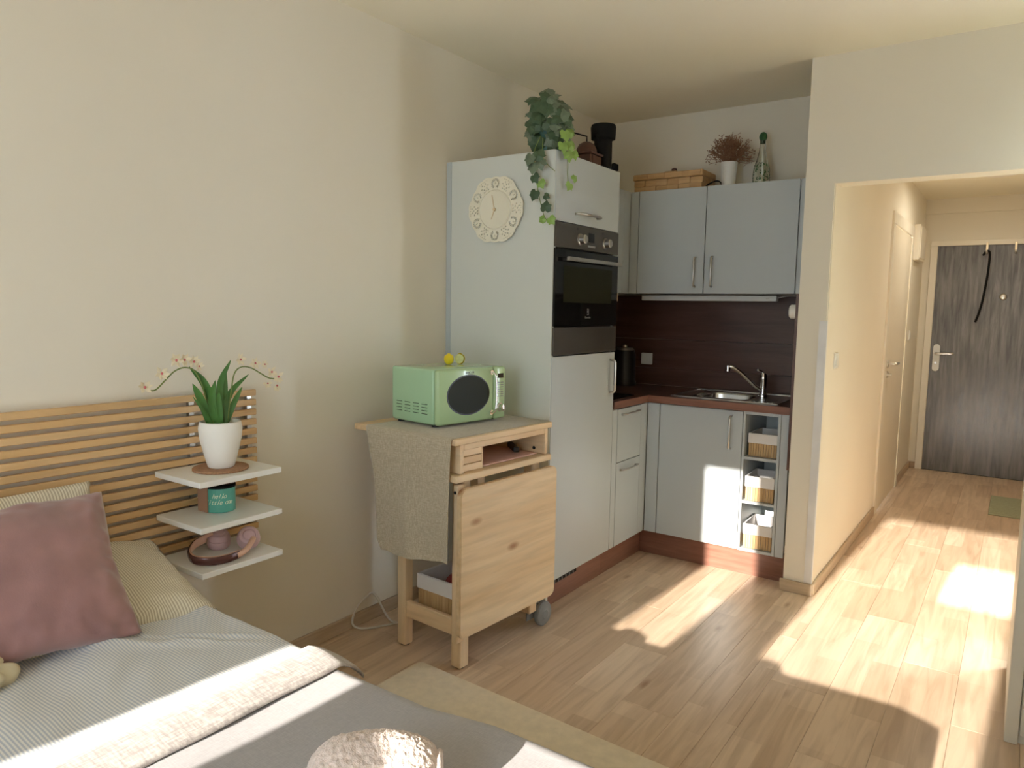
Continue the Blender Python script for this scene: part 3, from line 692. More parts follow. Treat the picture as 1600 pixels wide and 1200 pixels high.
for k in range(150):
    a = R.uniform(0, 2*PI); el = R.uniform(-.15, 1.45); L = R.uniform(.115, .155)
    d = Vector((math.cos(a)*math.cos(el), math.sin(a)*math.cos(el)*.85, math.sin(el)*.88))
    p0 = Vector((.857, 1.40, 2.17)); c0 = Vector((.857, 1.40, 2.205)); p1 = c0+d*L
    b1_.tube([p0+Vector((d.x*.02, d.y*.02, 0)), c0+d*L*.5, p1], .0012, 4)
    for j in range(6):
        q_ = c0+d*L*R.uniform(.6, 1.0); e_ = Vector((R.uniform(-1, 1), R.uniform(-1, 1), R.uniform(-1, 1))).normalized()*.018
        b1_.tube([q_, q_+e_], .0008, 3); b2_.sphere(q_+e_, .0030, 4)
obj('twigs', b1_, 'dry', t, kind='stuff'); obj('buds', b2_, 'dry', t, kind='stuff')
obj('thin_cord', MB().tube(smooth_path([(.735, 1.34, 2.044), (.76, 1.34, 2.065), (.80, 1.35, 2.085), (.82, 1.38, 2.08), (.815, 1.44, 2.044)], 6), .004, 6), 'black', smooth=True, label='short black cord arching behind the cream vase foot', cat='cord')
t = thing('glass_bottle', 'clear glass bottle with green leaf print and cactus stopper on the wall cabinet', 'bottle', (1.036, 1.40, 2.041))
GM = Matrix.Translation((1.036, 1.40, 2.041))
obj('body', MB().lathe([(0, 0), (.038, 0), (.044, .012), (.045, .06), (.041, .10), (.026, .15), (.017, .19), (.015, .235), (.017, .245), (.014, .245), (.0125, .235), (.0145, .19), (.0235, .15), (.038, .10), (.0425, .06), (.041, .014), (0, .008)], 28, GM), 'glass', t, smooth='auto')
obj('stopper', MB().sphere((1.036, 1.40, 2.305), .021, 14, (1, 1, 1.25)).cyl((1.036, 1.40, 2.27), (1.036, 1.40, 2.29), .013, 12), 'green', t, smooth=True)
obj('handle', MB().tube(smooth_path([(1.021, 1.395, 2.245), (1.002, 1.39, 2.235), (.992, 1.39, 2.21), (.998, 1.39, 2.185), (1.012, 1.392, 2.175)], 5), .003, 6), 'glass', t, smooth=True)
lf = MB()
for k in range(80):
    z = R.uniform(.02, .125); col_ = R.choice((-2.4, -1.9, -1.45, -.95, -.5, -.1)); rr = (.0455 if z < .07 else .0455-(z-.07)*.16)+.0006
    a = col_+R.uniform(-.13, .13); p = Vector((1.036+rr*math.cos(a), 1.40+rr*math.sin(a), 2.041+z)); tg = Vector((-math.sin(a), math.cos(a), 0))
    u_ = (tg*R.choice((-1, 1))+Vector((0, 0, .8))).normalized()*.007; v_ = u_.cross(Vector((math.cos(a), math.sin(a), 0))).normalized()*.003
    t_bm = bmesh.new(); vs = [t_bm.verts.new(q) for q in (p-u_, p+v_, p+u_, p-v_)]; t_bm.faces.new(vs); lf._merge(t_bm)
obj('leaf_print', lf, 'green', t, solid=.0004)

# coffee grinder and black canister on the tall cabinet
t = thing('coffee_grinder', 'old brown wooden coffee grinder with a domed top on the tall cabinet', 'grinder', (.515, .40, 2.034))
obj('box', bx(.462, .568, .347, .453, 2.035, 2.082, .004), 'brown', t)
obj('cap_board', bx(.455, .575, .340, .460, 2.082, 2.092, .003), 'brown', t)
obj('dome', MB().lathe([(.050, 0), (.048, .02), (.036, .042), (.016, .054), (0, .056)], 24, Matrix.Translation((.515, .40, 2.092))), 'brown', t, smooth=True)
obj('crank', MB().tube([(.515, .40, 2.145), (.515, .40, 2.172), (.49, .31, 2.175)], .0035, 8).sphere((.488, .305, 2.182), .010, 10), 'black', t, smooth=True)
obj('drawer', bx(.568, .572, .36, .44, 2.042, 2.075, .001), 'brown', t)
t = thing('black_canister', 'black cylindrical metal canister with a flared cap on the tall cabinet', 'canister', (.53, .53, 2.034))
BM_ = Matrix.Translation((.532, .530, 2.035))
obj('body', MB().lathe([(0, 0), (.050, 0), (.050, .010), (.044, .016), (.043, .145), (0, .145)], 28, BM_), 'black', t, smooth='auto')
obj('cap', MB().lathe([(.043, .140), (.058, .146), (.061, .200), (.057, .212), (.03, .217), (0, .218)], 28, BM_), 'black', t, smooth='auto')
obj('foot', MB().box(.575, .592, .54, .585, 2.035, 2.068, .003), 'black', t)
obj('spout', MB().cyl((.532, .489, 2.165), (.532, .468, 2.195), .009, 10), 'black', t, smooth='auto')

# ivy
def leaf_mesh(name, mat, curl):
    pts = [(0, 0), (.26, -.16), (.52, -.02), (.58, .22), (.52, .40), (.60, .60), (.34, .66), (0, 1.05), (-.34, .66), (-.60, .60), (-.52, .40), (-.58, .22), (-.52, -.02), (-.26, -.16)]
    bm = bmesh.new(); c = bm.verts.new((0, .38, .06)); vs = [bm.verts.new((a, b, -curl*(a*a+(b-.35)**2))) for a, b in pts]
    for i in range(len(vs)): bm.faces.new((c, vs[i], vs[(i+1) % len(vs)]))
    me = bpy.data.meshes.new(name); bm.to_mesh(me); bm.free(); me.materials.append(mt[mat])
    return me
ivm = [leaf_mesh('ivy_leaf', m_, c_) for m_ in ('ivy', 'ivyb', 'ivyl') for c_ in (.2, .5)]
iv = thing('ivy_plant', 'trailing ivy in a small pot on the front corner of the tall cabinet', 'plant', (.51, .06, 2.034))
ivi = Matrix.Translation((-.51, -.06, -2.034))
obj('pot', MB().lathe([(0, 0), (.045, 0), (.060, .10), (.064, .105), (.058, .105), (.045, .02), (0, .02)], 24, Matrix.Translation((.51, .075, 2.035))), 'pot', iv, smooth='auto')
def ivy_leaf(p, nrm, down, s, k):
    nrm = Vector(nrm).normalized(); Y = Vector(down); Y = (Y-nrm*Y.dot(nrm))
    if Y.length < .05: Y = nrm.orthogonal()
    Y.normalize(); X = Y.cross(nrm)
    M_ = Matrix((X*s, Y*s, nrm*s)).transposed().to_4x4(); M_.translation = Vector(p)
    o = bpy.data.objects.new('leaf', ivm[k]); C.objects.link(o); o.parent = iv; o.matrix_local = ivi @ M_
cc = Vector((.52, .045, 2.165))
for k in range(92):
    while True:
        d = Vector((R.gauss(0, 1), R.gauss(0, 1), R.gauss(0, 1))).normalized()
        if d.x-d.y > -.9: break
    rr = R.uniform(.75, 1.0)
    p = cc+Vector((d.x*.085, d.y*.085, d.z*.115))*rr
    if p.z < 2.05 and (p.x < .60 and p.y > -.01): p.z = 2.06
    nrm = d*.7+Vector((.45, -.65, .25))+Vector((R.uniform(-.5, .5), R.uniform(-.5, .5), R.uniform(-.5, .5)))
    ivy_leaf(p, nrm, Vector((R.uniform(-1.3, 1.3), R.uniform(-.8, .8), R.uniform(-1.2, .5))), R.uniform(.044, .064), R.choice((0, 0, 1, 1, 2, 3, 3)))
for p, s, k in [((.618, .03, 2.11), .048, 4), ((.62, .07, 2.075), .050, 5), ((.615, .02, 2.06), .046, 4), ((.625, .05, 2.03), .046, 5), ((.622, .10, 2.04), .04, 4), ((.61, .09, 2.13), .04, 5)]:
    ivy_leaf(p, (1, -.4, .2), (R.uniform(-.4, .4), .2, -1), s, k)
trail = [[(.53, -.02, 2.09), (.515, -.045, 2.02), (.520, -.035, 1.93), (.528, -.028, 1.86), (.545, -.025, 1.79), (.565, -.025, 1.745), (.585, -.03, 1.735)],
         [(.54, -.02, 2.08), (.555, -.04, 2.0), (.575, -.03, 1.965), (.60, -.015, 1.94)],
         [(.61, .04, 2.06), (.622, .05, 1.99), (.618, .06, 1.93), (.615, .075, 1.90)]]
vm = MB()
for tr in trail: vm.tube(smooth_path(tr, 6), .0016, 6)
obj('vines', vm, 'stem', iv, smooth=True)
for p, nr, dn, s, k in [((.505, -.055, 2.01), (-.1, -1, .2), (-.3, 0, -1), .050, 2), ((.535, -.055, 2.02), (.3, -1, .1), (.4, 0, -1), .050, 1), ((.515, -.05, 1.975), (0, -1, .1), (-.1, 0, -1), .048, 2),
        ((.545, -.05, 1.985), (.2, -1, .2), (.3, 0, -1), .044, 3), ((.515, -.05, 1.925), (0, -1, 0), (.5, 0, -.8), .040, 0), ((.545, -.045, 1.90), (.2, -1, 0), (.5, 0, -1), .036, 4), ((.525, -.045, 1.86), (0, -1, .1), (-.4, 0, -1), .044, 0),
        ((.565, -.04, 1.84), (.2, -1, 0), (1, 0, -.5), .026, 1), ((.575, -.045, 1.775), (.1, -1, 0), (.1, 0, 1), .044, 0), ((.597, -.045, 1.745), (.1, -1, 0), (.5, 0, -.6), .036, 4), ((.57, -.045, 1.745), (.1, -1, 0), (-.7, 0, -.4), .030, 5),
        ((.625, .075, 1.90), (1, -.3, .1), (0, -.6, -1), .036, 4), ((.625, .10, 1.92), (1, -.3, .1), (0, .8, .6), .030, 5)]:
    ivy_leaf(p, nr, dn, s, k)

# ------------------------------------------------------------------ drop-leaf trolley table (local frame)
TH = .07
t = thing('trolley_table', 'pine drop-leaf trolley table in front of the tall cabinet', 'table', (.604, -.623, 0), -TH)
L = dict(local=True)
def leg(x0, x1, y0, y1, z1, z0=0): return obj('leg', bx(x0, x1, y0, y1, z0+.004, z1, .004), 'pinez', t, **L)
l1 = leg(-.048, 0, 0, .05, .737); obj('foot_pad', MB().cyl((-.024, .025, 0), (-.024, .025, .004), .018, 14), 'blackp', l1, **L)
l2 = leg(-.346, -.301, 0, .045, .737); obj('foot_pad', MB().cyl((-.323, .022, 0), (-.323, .022, .004), .018, 14), 'blackp', l2, **L)
leg(-.048, 0, .43, .48, .737, .075); leg(-.346, -.301, .43, .48, .737, .075)
obj('stretcher', bx(-.301, -.048, .004, .026, .125, .192, .003), 'pinex', t, **L)
obj('stretcher', bx(-.301, -.048, .454, .476, .125, .192, .003), 'pinex', t, **L)
for k in range(6): obj('slat', bx(-.296+k*.043, -.266+k*.043, .026, .474, .135, .150, .002), 'pine', t, **L)
tt = obj('table_top', bx(-.345, .034, -.072, .517, .874, .898, .004, 2), 'pine', t, **L)
obj('drop_leaf', bx(-.515, -.347, -.078, .517, .874, .898, .004, 2), 'pine', t, label='small fixed leaf on the wall side', **L)
lf_ = rp = []
for (ya, za, a0) in ((.527-.03, .716-.03, 0), (-.063+.03, .716-.03, PI/2), (-.063+.03, .156+.03, PI), (.527-.03, .156+.03, 1.5*PI)):
    for k in range(6): rp.append((ya+.03*math.cos(a0+PI/2*k/5), za+.03*math.sin(a0+PI/2*k/5)))
lfm = MB().prism(rp, .034, .057, 'x'); bmesh.ops.bevel(lfm.bm, geom=[e for e in lfm.bm.edges if len({round(v.co.x, 4) for v in e.verts}) == 1], offset=.003, segments=2, affect='EDGES')
obj('drop_leaf', lfm, 'pine', t, label='large knotty leaf hanging at the front', **L)
obj('side_rail', bx(.006, .030, -.052, -.010, .130, .728, .004), 'pinez', t, **L)
obj('side_board', bx(-.33, .026, -.036, -.016, .765, .873, .002), 'pinex', t, **L)
obj('side_board', bx(-.33, .026, .478, .498, .765, .873, .002), 'pinex', t, **L)
obj('back_board', bx(-.345, -.325, -.016, .478, .765, .873, .002), 'pine', t, **L)
obj('shelf', bx(-.325, .040, -.068, .508, .738, .764, .005, 2), 'pine', t, **L)
obj('top_rail', bx(.000, .024, -.016, .478, .850, .873, .002), 'pine', t, **L)
for (a, b_, z) in ((.018, -.053, .70), (-.024, -.001, .135)):
    obj('bolt', MB().cyl((a, b_, z), (a, b_-.002, z), .006, 12), 'blackp', t, **L)
for (a, z) in ((-.03, .845), (-.03, .785), (-.24, .83)):
    obj('bolt_hole', MB().cyl((a, .478, z), (a, .4765, z), .0075, 12), 'blackp', t, **L)
for xx in (-.325, -.002):
    wh = obj('wheel', MB().lathe([(0, -.016), (.018, -.016), (.022, -.013), (.048, -.011), (.053, -.006), (.053, .006), (.048, .011), (.022, .013), (.018, .016), (0, .016)], 32, frame3((xx, .528, .054), (0, 1, 0), (0, 0, 1))), 'grey', t, smooth='auto', **L)
    obj('fork', MB().box(xx-.026, xx-.018, .44, .545, .04, .10, .002), 'grey', wh, **L)
# knots are in the wood; a pink board and a pencil box lie on the shelf
tmat = Matrix.Translation((.604, -.623, 0)) @ Matrix.Rotation(-TH, 4, 'Z')
def tl(u, v, z=0): return tmat @ Vector((u, v, z))
t2 = thing('wooden_box', 'small slatted wooden box on the open shelf of the trolley table', 'box', tl(-.075, .038, .764), -TH)
for k in range(3):
    obj('slat', bx(-.075, .085, -.045, .062, .001+k*.029, .0275+k*.029, .0015), 'pine', t2, **L)
obj('tray', MB().box(-.078, .086, -.047, -.042, .001, .090).box(-.078, .086, .062, .066, .001, .090), 'pinex', t2, **L)
o = obj('pink_board', bx(-.13, .13, -.17, .17, 0, .006, .002), 'pink', label='pink flat board lying on the open shelf of the trolley table', cat='board'); o.location = tl(-.13, .29, .765); o.rotation_euler = (0, 0, -TH)
o = obj('black_case', bx(-.012, .012, -.065, .065, 0, .022, .005, 2), 'blackp', label='slim black case at the far side of the open shelf', cat='case'); o.location = tl(-.11, .438, .772); o.rotation_euler = (0, 0, -TH+.9)
# jute cloth: on top then hanging over the near end
prof = [(.517, .8995), (.30, .8995), (.10, .8995), (-.04, .8995), (-.074, .8993), (-.081, .893), (-.083, .86)]
outl = [(.86, -.430, .020), (.80, -.418, .018), (.72, -.395, .018), (.64, -.385, .017), (.56, -.380, .018), (.49, -.376, .018), (.455, -.374, .019), (.428, -.350, .020)]
def cl(a, b):
    n_ = 6+len(outl)
    i_ = b*n_; k_ = int(round(i_))
    if k_ < 6: v_, z_ = prof[k_]; u0, u1 = (-.440, .022); dv = 0
    else:
        q_ = min(k_-6, len(outl)-1); z_, u0, u1 = outl[q_]; v_ = -.083; f_ = (.87-z_)/.45
        dv = -.006*f_+.010*f_*math.sin(a*9+.6)+.004*f_*math.sin(a*23)
        if q_ == len(outl)-1: z_ = .408+.022*abs(a-.28)+.02*a
    u_ = u0+(u1-u0)*a
    return (u_, v_+dv, z_)
o = obj('table_runner', MB().grid(cl, 48, 14), 'runner', smooth=True, solid=-.0015, label='beige jute cloth over the trolley table, hanging down its near end', cat='cloth')
o.location = (.604, -.623, 0); o.rotation_euler = (0, 0, -TH)

# basket below the table
t3 = thing('bamboo_basket', 'bamboo basket with white liner on the bottom shelf of the trolley table', 'basket', tl(-.16, .15, .150), -TH)
hw, dy, hs, h_ = .118, .23, .095, .150
for k in range(14):
    xx = -hw+k*2*hw/14
    obj('bamboo_strip', bx(xx+.0007, xx+2*hw/14-.0007, -.10, -.096, .002, hs, .0006), 'bamboo', t3, **L)
for k in range(14):
    yy = -.096+k*dy/14
    for sx in (-hw, hw-.004): obj('bamboo_strip', bx(sx, sx+.004, yy, yy+dy/14-.001, .002, hs), 'bamboo', t3, **L)
ln = MB().box(-hw-.003, hw+.003, -.104, -.100, hs-.004, h_, .0015).box(-hw-.003, -hw, -.1, dy-.1, hs-.004, h_).box(hw, hw+.003, -.1, dy-.1, hs-.004, h_).box(-hw, hw, dy-.1, dy-.096, .01, h_)
ln.box(-hw+.004, -hw+.006, -.1, dy-.1, .01, h_).box(hw-.006, hw-.004, -.1, dy-.1, .01, h_).box(-hw+.004, hw-.004, -.0955, -.0935, .01, h_).box(-hw+.004, hw-.004, -.09, dy-.1, .004, .008)
obj('fabric_liner', ln, 'fabric', t3, **L)
o = obj('red_cloth', MB().sphere((0, 0, 0), .085, 20, (.95, .9, .9)), 'red', smooth=True, label='dark red rounded bundle inside the basket under the trolley table', cat='cloth'); o.location = tl(-.135, .16, .236)
# cable on the floor by the wall
cb = smooth_path([(.26, -.30, .02), (.20, -.36, .03), (.155, -.44, .010), (.12, -.50, .03), (.03, -.50, .12), (.022, -.545, .118), (.020, -.60, .085), (.025, -.625, .03), (.055, -.60, .008), (.10, -.53, .006), (.17, -.44, .02), (.22, -.40, .035), (.27, -.36, .02)], 8)
obj('power_cable', MB().tube(cb, .0048, 8), 'cable', smooth=True, label='looped white power cable lying against the left wall behind the trolley table', cat='cable')

# ------------------------------------------------------------------ microwave (local frame)
MT = 1.425
t = thing('microwave', 'mint green retro microwave with an oval window on the trolley table', 'microwave', (.446, -.574, .901), MT)
W_, D_, H_ = .373, .289, .217
Z = .008
obj('housing', bx(.002, W_-.002, .030, D_, Z, Z+H_, .010, 3), 'mint', t, smooth='auto', **L)
dk = obj('door', bx(0, .303, 0, .028, Z, Z+H_, .011, 3), 'mintdoor', t, smooth='auto', **L)
pn = obj('control_panel', bx(.305, W_, 0, .028, Z, Z+H_, .011, 3), 'mintdoor', t, smooth='auto', **L)
el_ = [(.160+.116*math.cos(2*PI*k/48), .120+.081*math.sin(2*PI*k/48)) for k in range(48)]
el2 = [(.160+.111*math.cos(2*PI*k/48), .120+.076*math.sin(2*PI*k/48)) for k in range(48)]
wn = obj('window_ring', MB().prism(el_, -.002, .001, 'y'), 'blackp', dk, **L)
obj('window', MB().prism(el2, -.003, -.0015, 'y'), 'mwglass', dk, **L)
obj('handle', MB().tube(smooth_path([(.286, .0, .203), (.288, -.022, .196), (.290, -.027, .17), (.291, -.028, .12), (.290, -.027, .07), (.288, -.022, .045), (.286, .0, .038)], 5), .0045, 10), 'chrome', dk, smooth=True, **L)
obj('handle_mount', MB().cyl((.286, .001, .203), (.286, -.006, .203), .010, 14).cyl((.286, .001, .038), (.286, -.006, .038), .010, 14), 'chrome', dk, smooth='auto', **L)
obj('logo_text', xf(text_mesh('SENCOR', .0125, .0004), frame3((.166, -.0006, .2075), (1, 0, 0), (0, 0, 1))), 'blackp', dk, **L)
obj('display', bx(.325, .358, -.001, .001, .177, .196, .0008), 'blackg', pn, **L)
bt = MB()
for r_ in range(7):
    for c_ in range(2): bt.box(.322+c_*.021, .336+c_*.021, -.0015, .001, .100+r_*.0095, .1035+r_*.0095)
obj('buttons', bt, 'grey', pn, kind='stuff', **L)
obj('knob', MB().lathe([(.019, 0), (.019, .004), (.015, .006), (.014, .020), (.011, .022), (0, .022)], 24, frame3((.340, 0, .055), (1, 0, 0), (0, 0, 1))), 'chrome', pn, smooth='auto', **L)
for gx in range(4):
    for gz in range(4):
        y_ = .065+gx*.052; obj('vent_slot', bx(-.0008+.0018, .0022, y_, y_+.036, .045+gz*.0125, .0485+gz*.0125), 'gap', t, **L) if False else None
vs_ = MB(); vl_ = MB()
for gx in range(4):
    for gz in range(4):
        y_ = .065+gx*.052; vs_.box(.0005, .003, y_, y_+.034, .048+gz*.0125, .0505+gz*.0125); vl_.box(-.0012, .003, y_, y_+.034, .0505+gz*.0125, .0535+gz*.0125, .0008)
obj('vent_slots', vs_, 'gap', t, kind='stuff', **L); obj('vent_louvres', vl_, 'mint', t, kind='stuff', **L)
for a, b_ in ((.03, .05), (.34, .05), (.03, .26), (.34, .26)): obj('foot', MB().cyl((a, b_, 0), (a, b_, Z+.001), .014, 14), 'blackp', t, **L)
# lemons on the microwave
ZL = .901+Z+H_
def lemon(p, label, cut):
    t = thing('lemon', label, 'lemon', p, group='lemons on the microwave')
    mb = MB().lathe([(0, -.001), (.010, 0), (.0185, .009), (.0215, .022), (.0185, .035), (.009, .042), (.004, .046), (0, .0465)], 24)
    if cut:
        bmesh.ops.bisect_plane(mb.bm, geom=mb.bm.verts[:]+mb.bm.edges[:]+mb.bm.faces[:], plane_co=(.0, -.006, 0), plane_no=Vector((.45, -.9, 0)).normalized(), clear_outer=True)
    obj('peel', mb, 'yellow', t, smooth=True, local=True)
    if cut: obj('cut_face', MB().lathe([(0, 0), (.0195, 0), (.0195, .001), (0, .001)], 24, frame3((.002, -.0078, .022), (.9, .45, 0), (0, 0, 1))), 'lemoncut', t, local=True)
lemon((.285, -.318, ZL+.001), 'whole yellow lemon on top of the microwave', False)
lemon((.30, -.262, ZL+.001), 'yellow lemon with a pale cut face on top of the microwave', True)

# ------------------------------------------------------------------ headboard and shelves
t = thing('slatted_headboard', 'wide headboard of horizontal birch slats on the left wall', 'headboard', (0.02, -2.1, .49))
NS = 17
for k in range(NS):
    z = .490+k*.0345
    obj('slat', bx(.018, .034, -3.0, -1.082, z, z+.0215, .002), 'slat', t)
for y in (-2.80, -2.05, -1.33, -1.11): obj('support', bx(0.002, .0175, y, y+.018, .49, 1.06), 'steel', t)
for z, nm in ((.833, 'top'), (.693, 'middle'), (.553, 'bottom')):
    t = thing('floating_shelf', f'{nm} white shelf of the three hung on the slatted headboard', 'shelf', (.036, -1.32, z-.018), group='white shelves on the headboard')
    obj('board', bx(.036, .283, -1.463, -1.17, z-.018, z, .0015), 'white', t)
    obj('bracket', MB().box(.0345, .045, -1.42, -1.40, z-.030, z-.018).box(.0345, .045, -1.23, -1.21, z-.030, z-.018), 'steel', t)
# orchid
obj('coaster', MB().lathe([(0, 0), (.084, 0), (.086, .002), (.086, .006), (.084, .008), (0, .008)], 40, Matrix.Translation((.160, -1.312, .8335))), 'cork', smooth='auto', label='round cork coaster under the orchid pot', cat='coaster')
t = thing('orchid', 'artificial orchid in a white pot on the top headboard shelf', 'plant', (.163, -1.312, .842))
PM = Matrix.Translation((.163, -1.312, .8418))
obj('pot', MB().lathe([(0, 0), (.037, 0), (.041, .004), (.052, .045), (.064, .095), (.067, .125), (.063, .147), (.059, .149), (.058, .145), (.062, .125), (.058, .10), (.03, .09), (0, .09)], 40, PM), 'ceramic', t, smooth='auto')
obj('soil', MB().cyl((.163, -1.312, .955), (.163, -1.312, .968), .060, 24), 'leafdark', t)
def blade(base, mid, tip, w_, fold=.25):
    P = smooth_path([base, mid, tip], 8); n_ = len(P)-1
    view = Vector((1, -.35, 0)).normalized()
    def f(a, b):
        i_ = int(round(b*n_)); p = P[i_]; d = (P[min(i_+1, n_)]-P[max(i_-1, 0)]).normalized(); s_ = d.cross(view).normalized()
        bb_ = b; ww_ = w_*(math.sin(PI*min(1, .18+bb_*.82))**.7 if bb_ < 1 else 0.01); ww_ = max(ww_, .0006)
        c_ = (a-.5)*2
        return p+s_*ww_*c_+view*(-abs(1-abs(c_))*ww_*fold)
    return MB().grid(f, 4, n_)
Bz = .96
for mid, tip, w_ in [((.163, -1.375, 1.06), (.165, -1.405, 1.118), .013), ((.16, -1.355, 1.10), (.15, -1.405, 1.17), .013), ((.165, -1.340, 1.08), (.16, -1.365, 1.10), .012),
                    ((.158, -1.307, 1.10), (.165, -1.270, 1.185), .011), ((.155, -1.290, 1.07), (.155, -1.283, 1.155), .012), ((.16, -1.275, 1.07), (.17, -1.208, 1.135), .010),
                    ((.162, -1.262, 1.04), (.168, -1.232, 1.095), .010), ((.165, -1.365, 1.02), (.17, -1.408, 1.078), .006), ((.175, -1.325, 1.04), (.18, -1.325, 1.085), .012), ((.172, -1.345, 1.06), (.185, -1.34, 1.125), .012)]:
    bs = Vector((.163, -1.312, Bz))+Vector((R.uniform(-.015, .015), (mid[1]+1.312)*.35, 0))
    obj('leaf', blade(bs, mid, tip, w_), 'leafdark', t, smooth=True)
s1 = smooth_path([(.163, -1.33, .96), (.16, -1.36, 1.08), (.158, -1.388, 1.15), (.157, -1.42, 1.168), (.157, -1.455, 1.160), (.156, -1.485, 1.135), (.155, -1.515, 1.108), (.155, -1.535, 1.106)], 6)
s2 = smooth_path([(.163, -1.29, .96), (.165, -1.272, 1.08), (.168, -1.260, 1.14), (.170, -1.235, 1.160), (.172, -1.20, 1.155), (.174, -1.165, 1.135), (.176, -1.135, 1.118), (.178, -1.11, 1.113)], 6)
for s_ in (s1, s2): obj('flower_stem', MB().tube(s_, .0022, 6), 'stem', t, smooth=True)
def flower(p, s, droop=0):
    p = Vector(p); mb = MB()
    for k in range(6):
        a = 2*PI*k/6+R.uniform(-.3, .3); d = Vector((R.uniform(-.1, .5), math.cos(a), math.sin(a)-droop)).normalized()
        q = p+d*s; sd_ = d.cross(Vector((1, .1, .1))).normalized()*s*.30; bm_ = bmesh.new()
        vs = [bm_.verts.new(v_) for v_ in (p, p+d*s*.5+sd_, q+Vector((.002, 0, 0)), p+d*s*.5-sd_)]; bm_.faces.new(vs); mb._merge(bm_)
    fo = obj('flower', mb, 'petal', t, solid=.0006)
    obj('flower_centre', MB().sphere(p+Vector((.003, 0, 0)), s*.17, 6), 'petalc', fo)
for p, s, dr in [((.16, -1.553, 1.118), .024, 0), ((.16, -1.50, 1.155), .024, 0), ((.157, -1.452, 1.192), .024, 0), ((.157, -1.425, 1.192), .023, 0), ((.158, -1.395, 1.185), .023, 0), ((.158, -1.378, 1.17), .017, 0),
                 ((.172, -1.24, 1.185), .022, 0), ((.172, -1.185, 1.17), .022, 0), ((.175, -1.15, 1.165), .016, 0), ((.178, -1.125, 1.138), .022, .3), ((.18, -1.10, 1.12), .024, .7), ((.178, -1.105, 1.09), .022, 1.2), ((.175, -1.14, 1.10), .018, .9)]:
    flower(p, s, dr)
# candle tin
t = thing('candle_tin', 'teal half-round candle box with pale lettering on the middle headboard shelf', 'candle', (.15, -1.30, .694))
cx, cy = .155, -1.300
hr = [(cx-.060, cy-.050)]+[(cx-.03+.062*math.sin(a), cy-.002+.050*(-math.cos(a))) for a in [PI*k/16 for k in range(17)]]+[(cx-.060, cy+.048)]
obj('body', MB().prism(hr, .6945, .772, 'z'), 'teal', t)
obj('kraft_sleeve', MB().box(cx-.062, cx-.010, cy-.054, cy-.0505, .6945, .780), 'kraft', t)
lid = [(cx-.030+(a-cx+.03)*1.03, cy+(b-cy)*1.03) for a, b in hr]
obj('lid', MB().prism(lid, .772, .779, 'z'), 'black', t)
obj('rolled_strip', MB().lathe([(.018, 0), (.018, .004), (.008, .004), (.008, 0)], 20, Matrix.Translation((cx-.005, cy+.02, .779))).box(cx-.05, cx-.01, cy-.03, cy+.02, .779, .782), 'brown', t)
for txt, z, a in (('hello', .748, -.0), ('little one', .728, 0)):
    for i_, ch in enumerate(txt):
        if ch == ' ': continue
        n_ = len(txt); ang = .95+(i_-(n_-1)/2)*.16; px, py = cx-.03+.0622*math.sin(ang), cy-.002-.0502*math.cos(ang)
        X_ = Vector((.062*math.cos(ang), .05*math.sin(ang), 0)).normalized()
        obj('letter', xf(text_mesh(ch, .022, .0003, .4), frame3((px, py, z), X_, (0, 0, 1))), 'script', t)
# headphones
t = thing('headphones', 'rose pink folded over-ear headphones on the bottom headboard shelf', 'headphones', (.17, -1.33, .554))
bnd = smooth_path([(.098, -1.335, .596), (.115, -1.385, .590), (.155, -1.425, .580), (.205, -1.435, .573), (.243, -1.405, .570), (.256, -1.36, .569), (.252, -1.315, .570)], 8)
def band(off, hw_, mat, lab=None):
    def f(a, b):
        i_ = int(round(a*(len(bnd)-1))); p = bnd[i_]; d = (bnd[min(i_+1, len(bnd)-1)]-bnd[max(i_-1, 0)]).normalized()
        n_ = Vector((0, 0, 1)).cross(d).normalized(); ang = 2*PI*b
        return p+n_*(off+.0035*math.cos(ang))*-1+Vector((0, 0, hw_*math.sin(ang)))
    return MB().grid(f, len(bnd)-1, 12)
obj('headband', band(.003, .013, 'x'), 'brownm', t, smooth=True)
obj('headband_padding', band(-.0015, .014, 'x'), 'rosegold', t, smooth=True)
def cup(c, nrm, r, mats=('rose', 'rose')):
    F = frame3(c, Vector(nrm).orthogonal(), Vector(nrm).cross(Vector(nrm).orthogonal()))
    obj('ear_cup', MB().lathe([(0, .024), (r*.45, .024), (r*.55, .020), (r*.62, .022), (r*.82, .020), (r*.95, .012), (r, .003), (r*.96, 0)], 32, F), 'rose', t, smooth='auto')
    obj('ear_cushion', MB().lathe([(r*.90, 0), (r*1.02, -.006), (r*1.05, -.016), (r*.95, -.026), (r*.7, -.028), (r*.5, -.024), (r*.48, -.004), (0, -.002)], 32, F), 'rose', t, smooth=True)
cup((.105, -1.290, .586), (.22, -.12, 1), .036); cup((.185, -1.232, .592), (.70, -.45, .6), .036)
obj('arm', MB().tube(smooth_path([(.098, -1.338, .600), (.100, -1.325, .606), (.104, -1.312, .608)], 4), .008, 10), 'rosegold', t, smooth=True)
obj('arm', MB().tube(smooth_path([(.256, -1.325, .569), (.250, -1.285, .578), (.230, -1.245, .600)], 4), .0095, 10), 'rosegold', t, smooth=True)

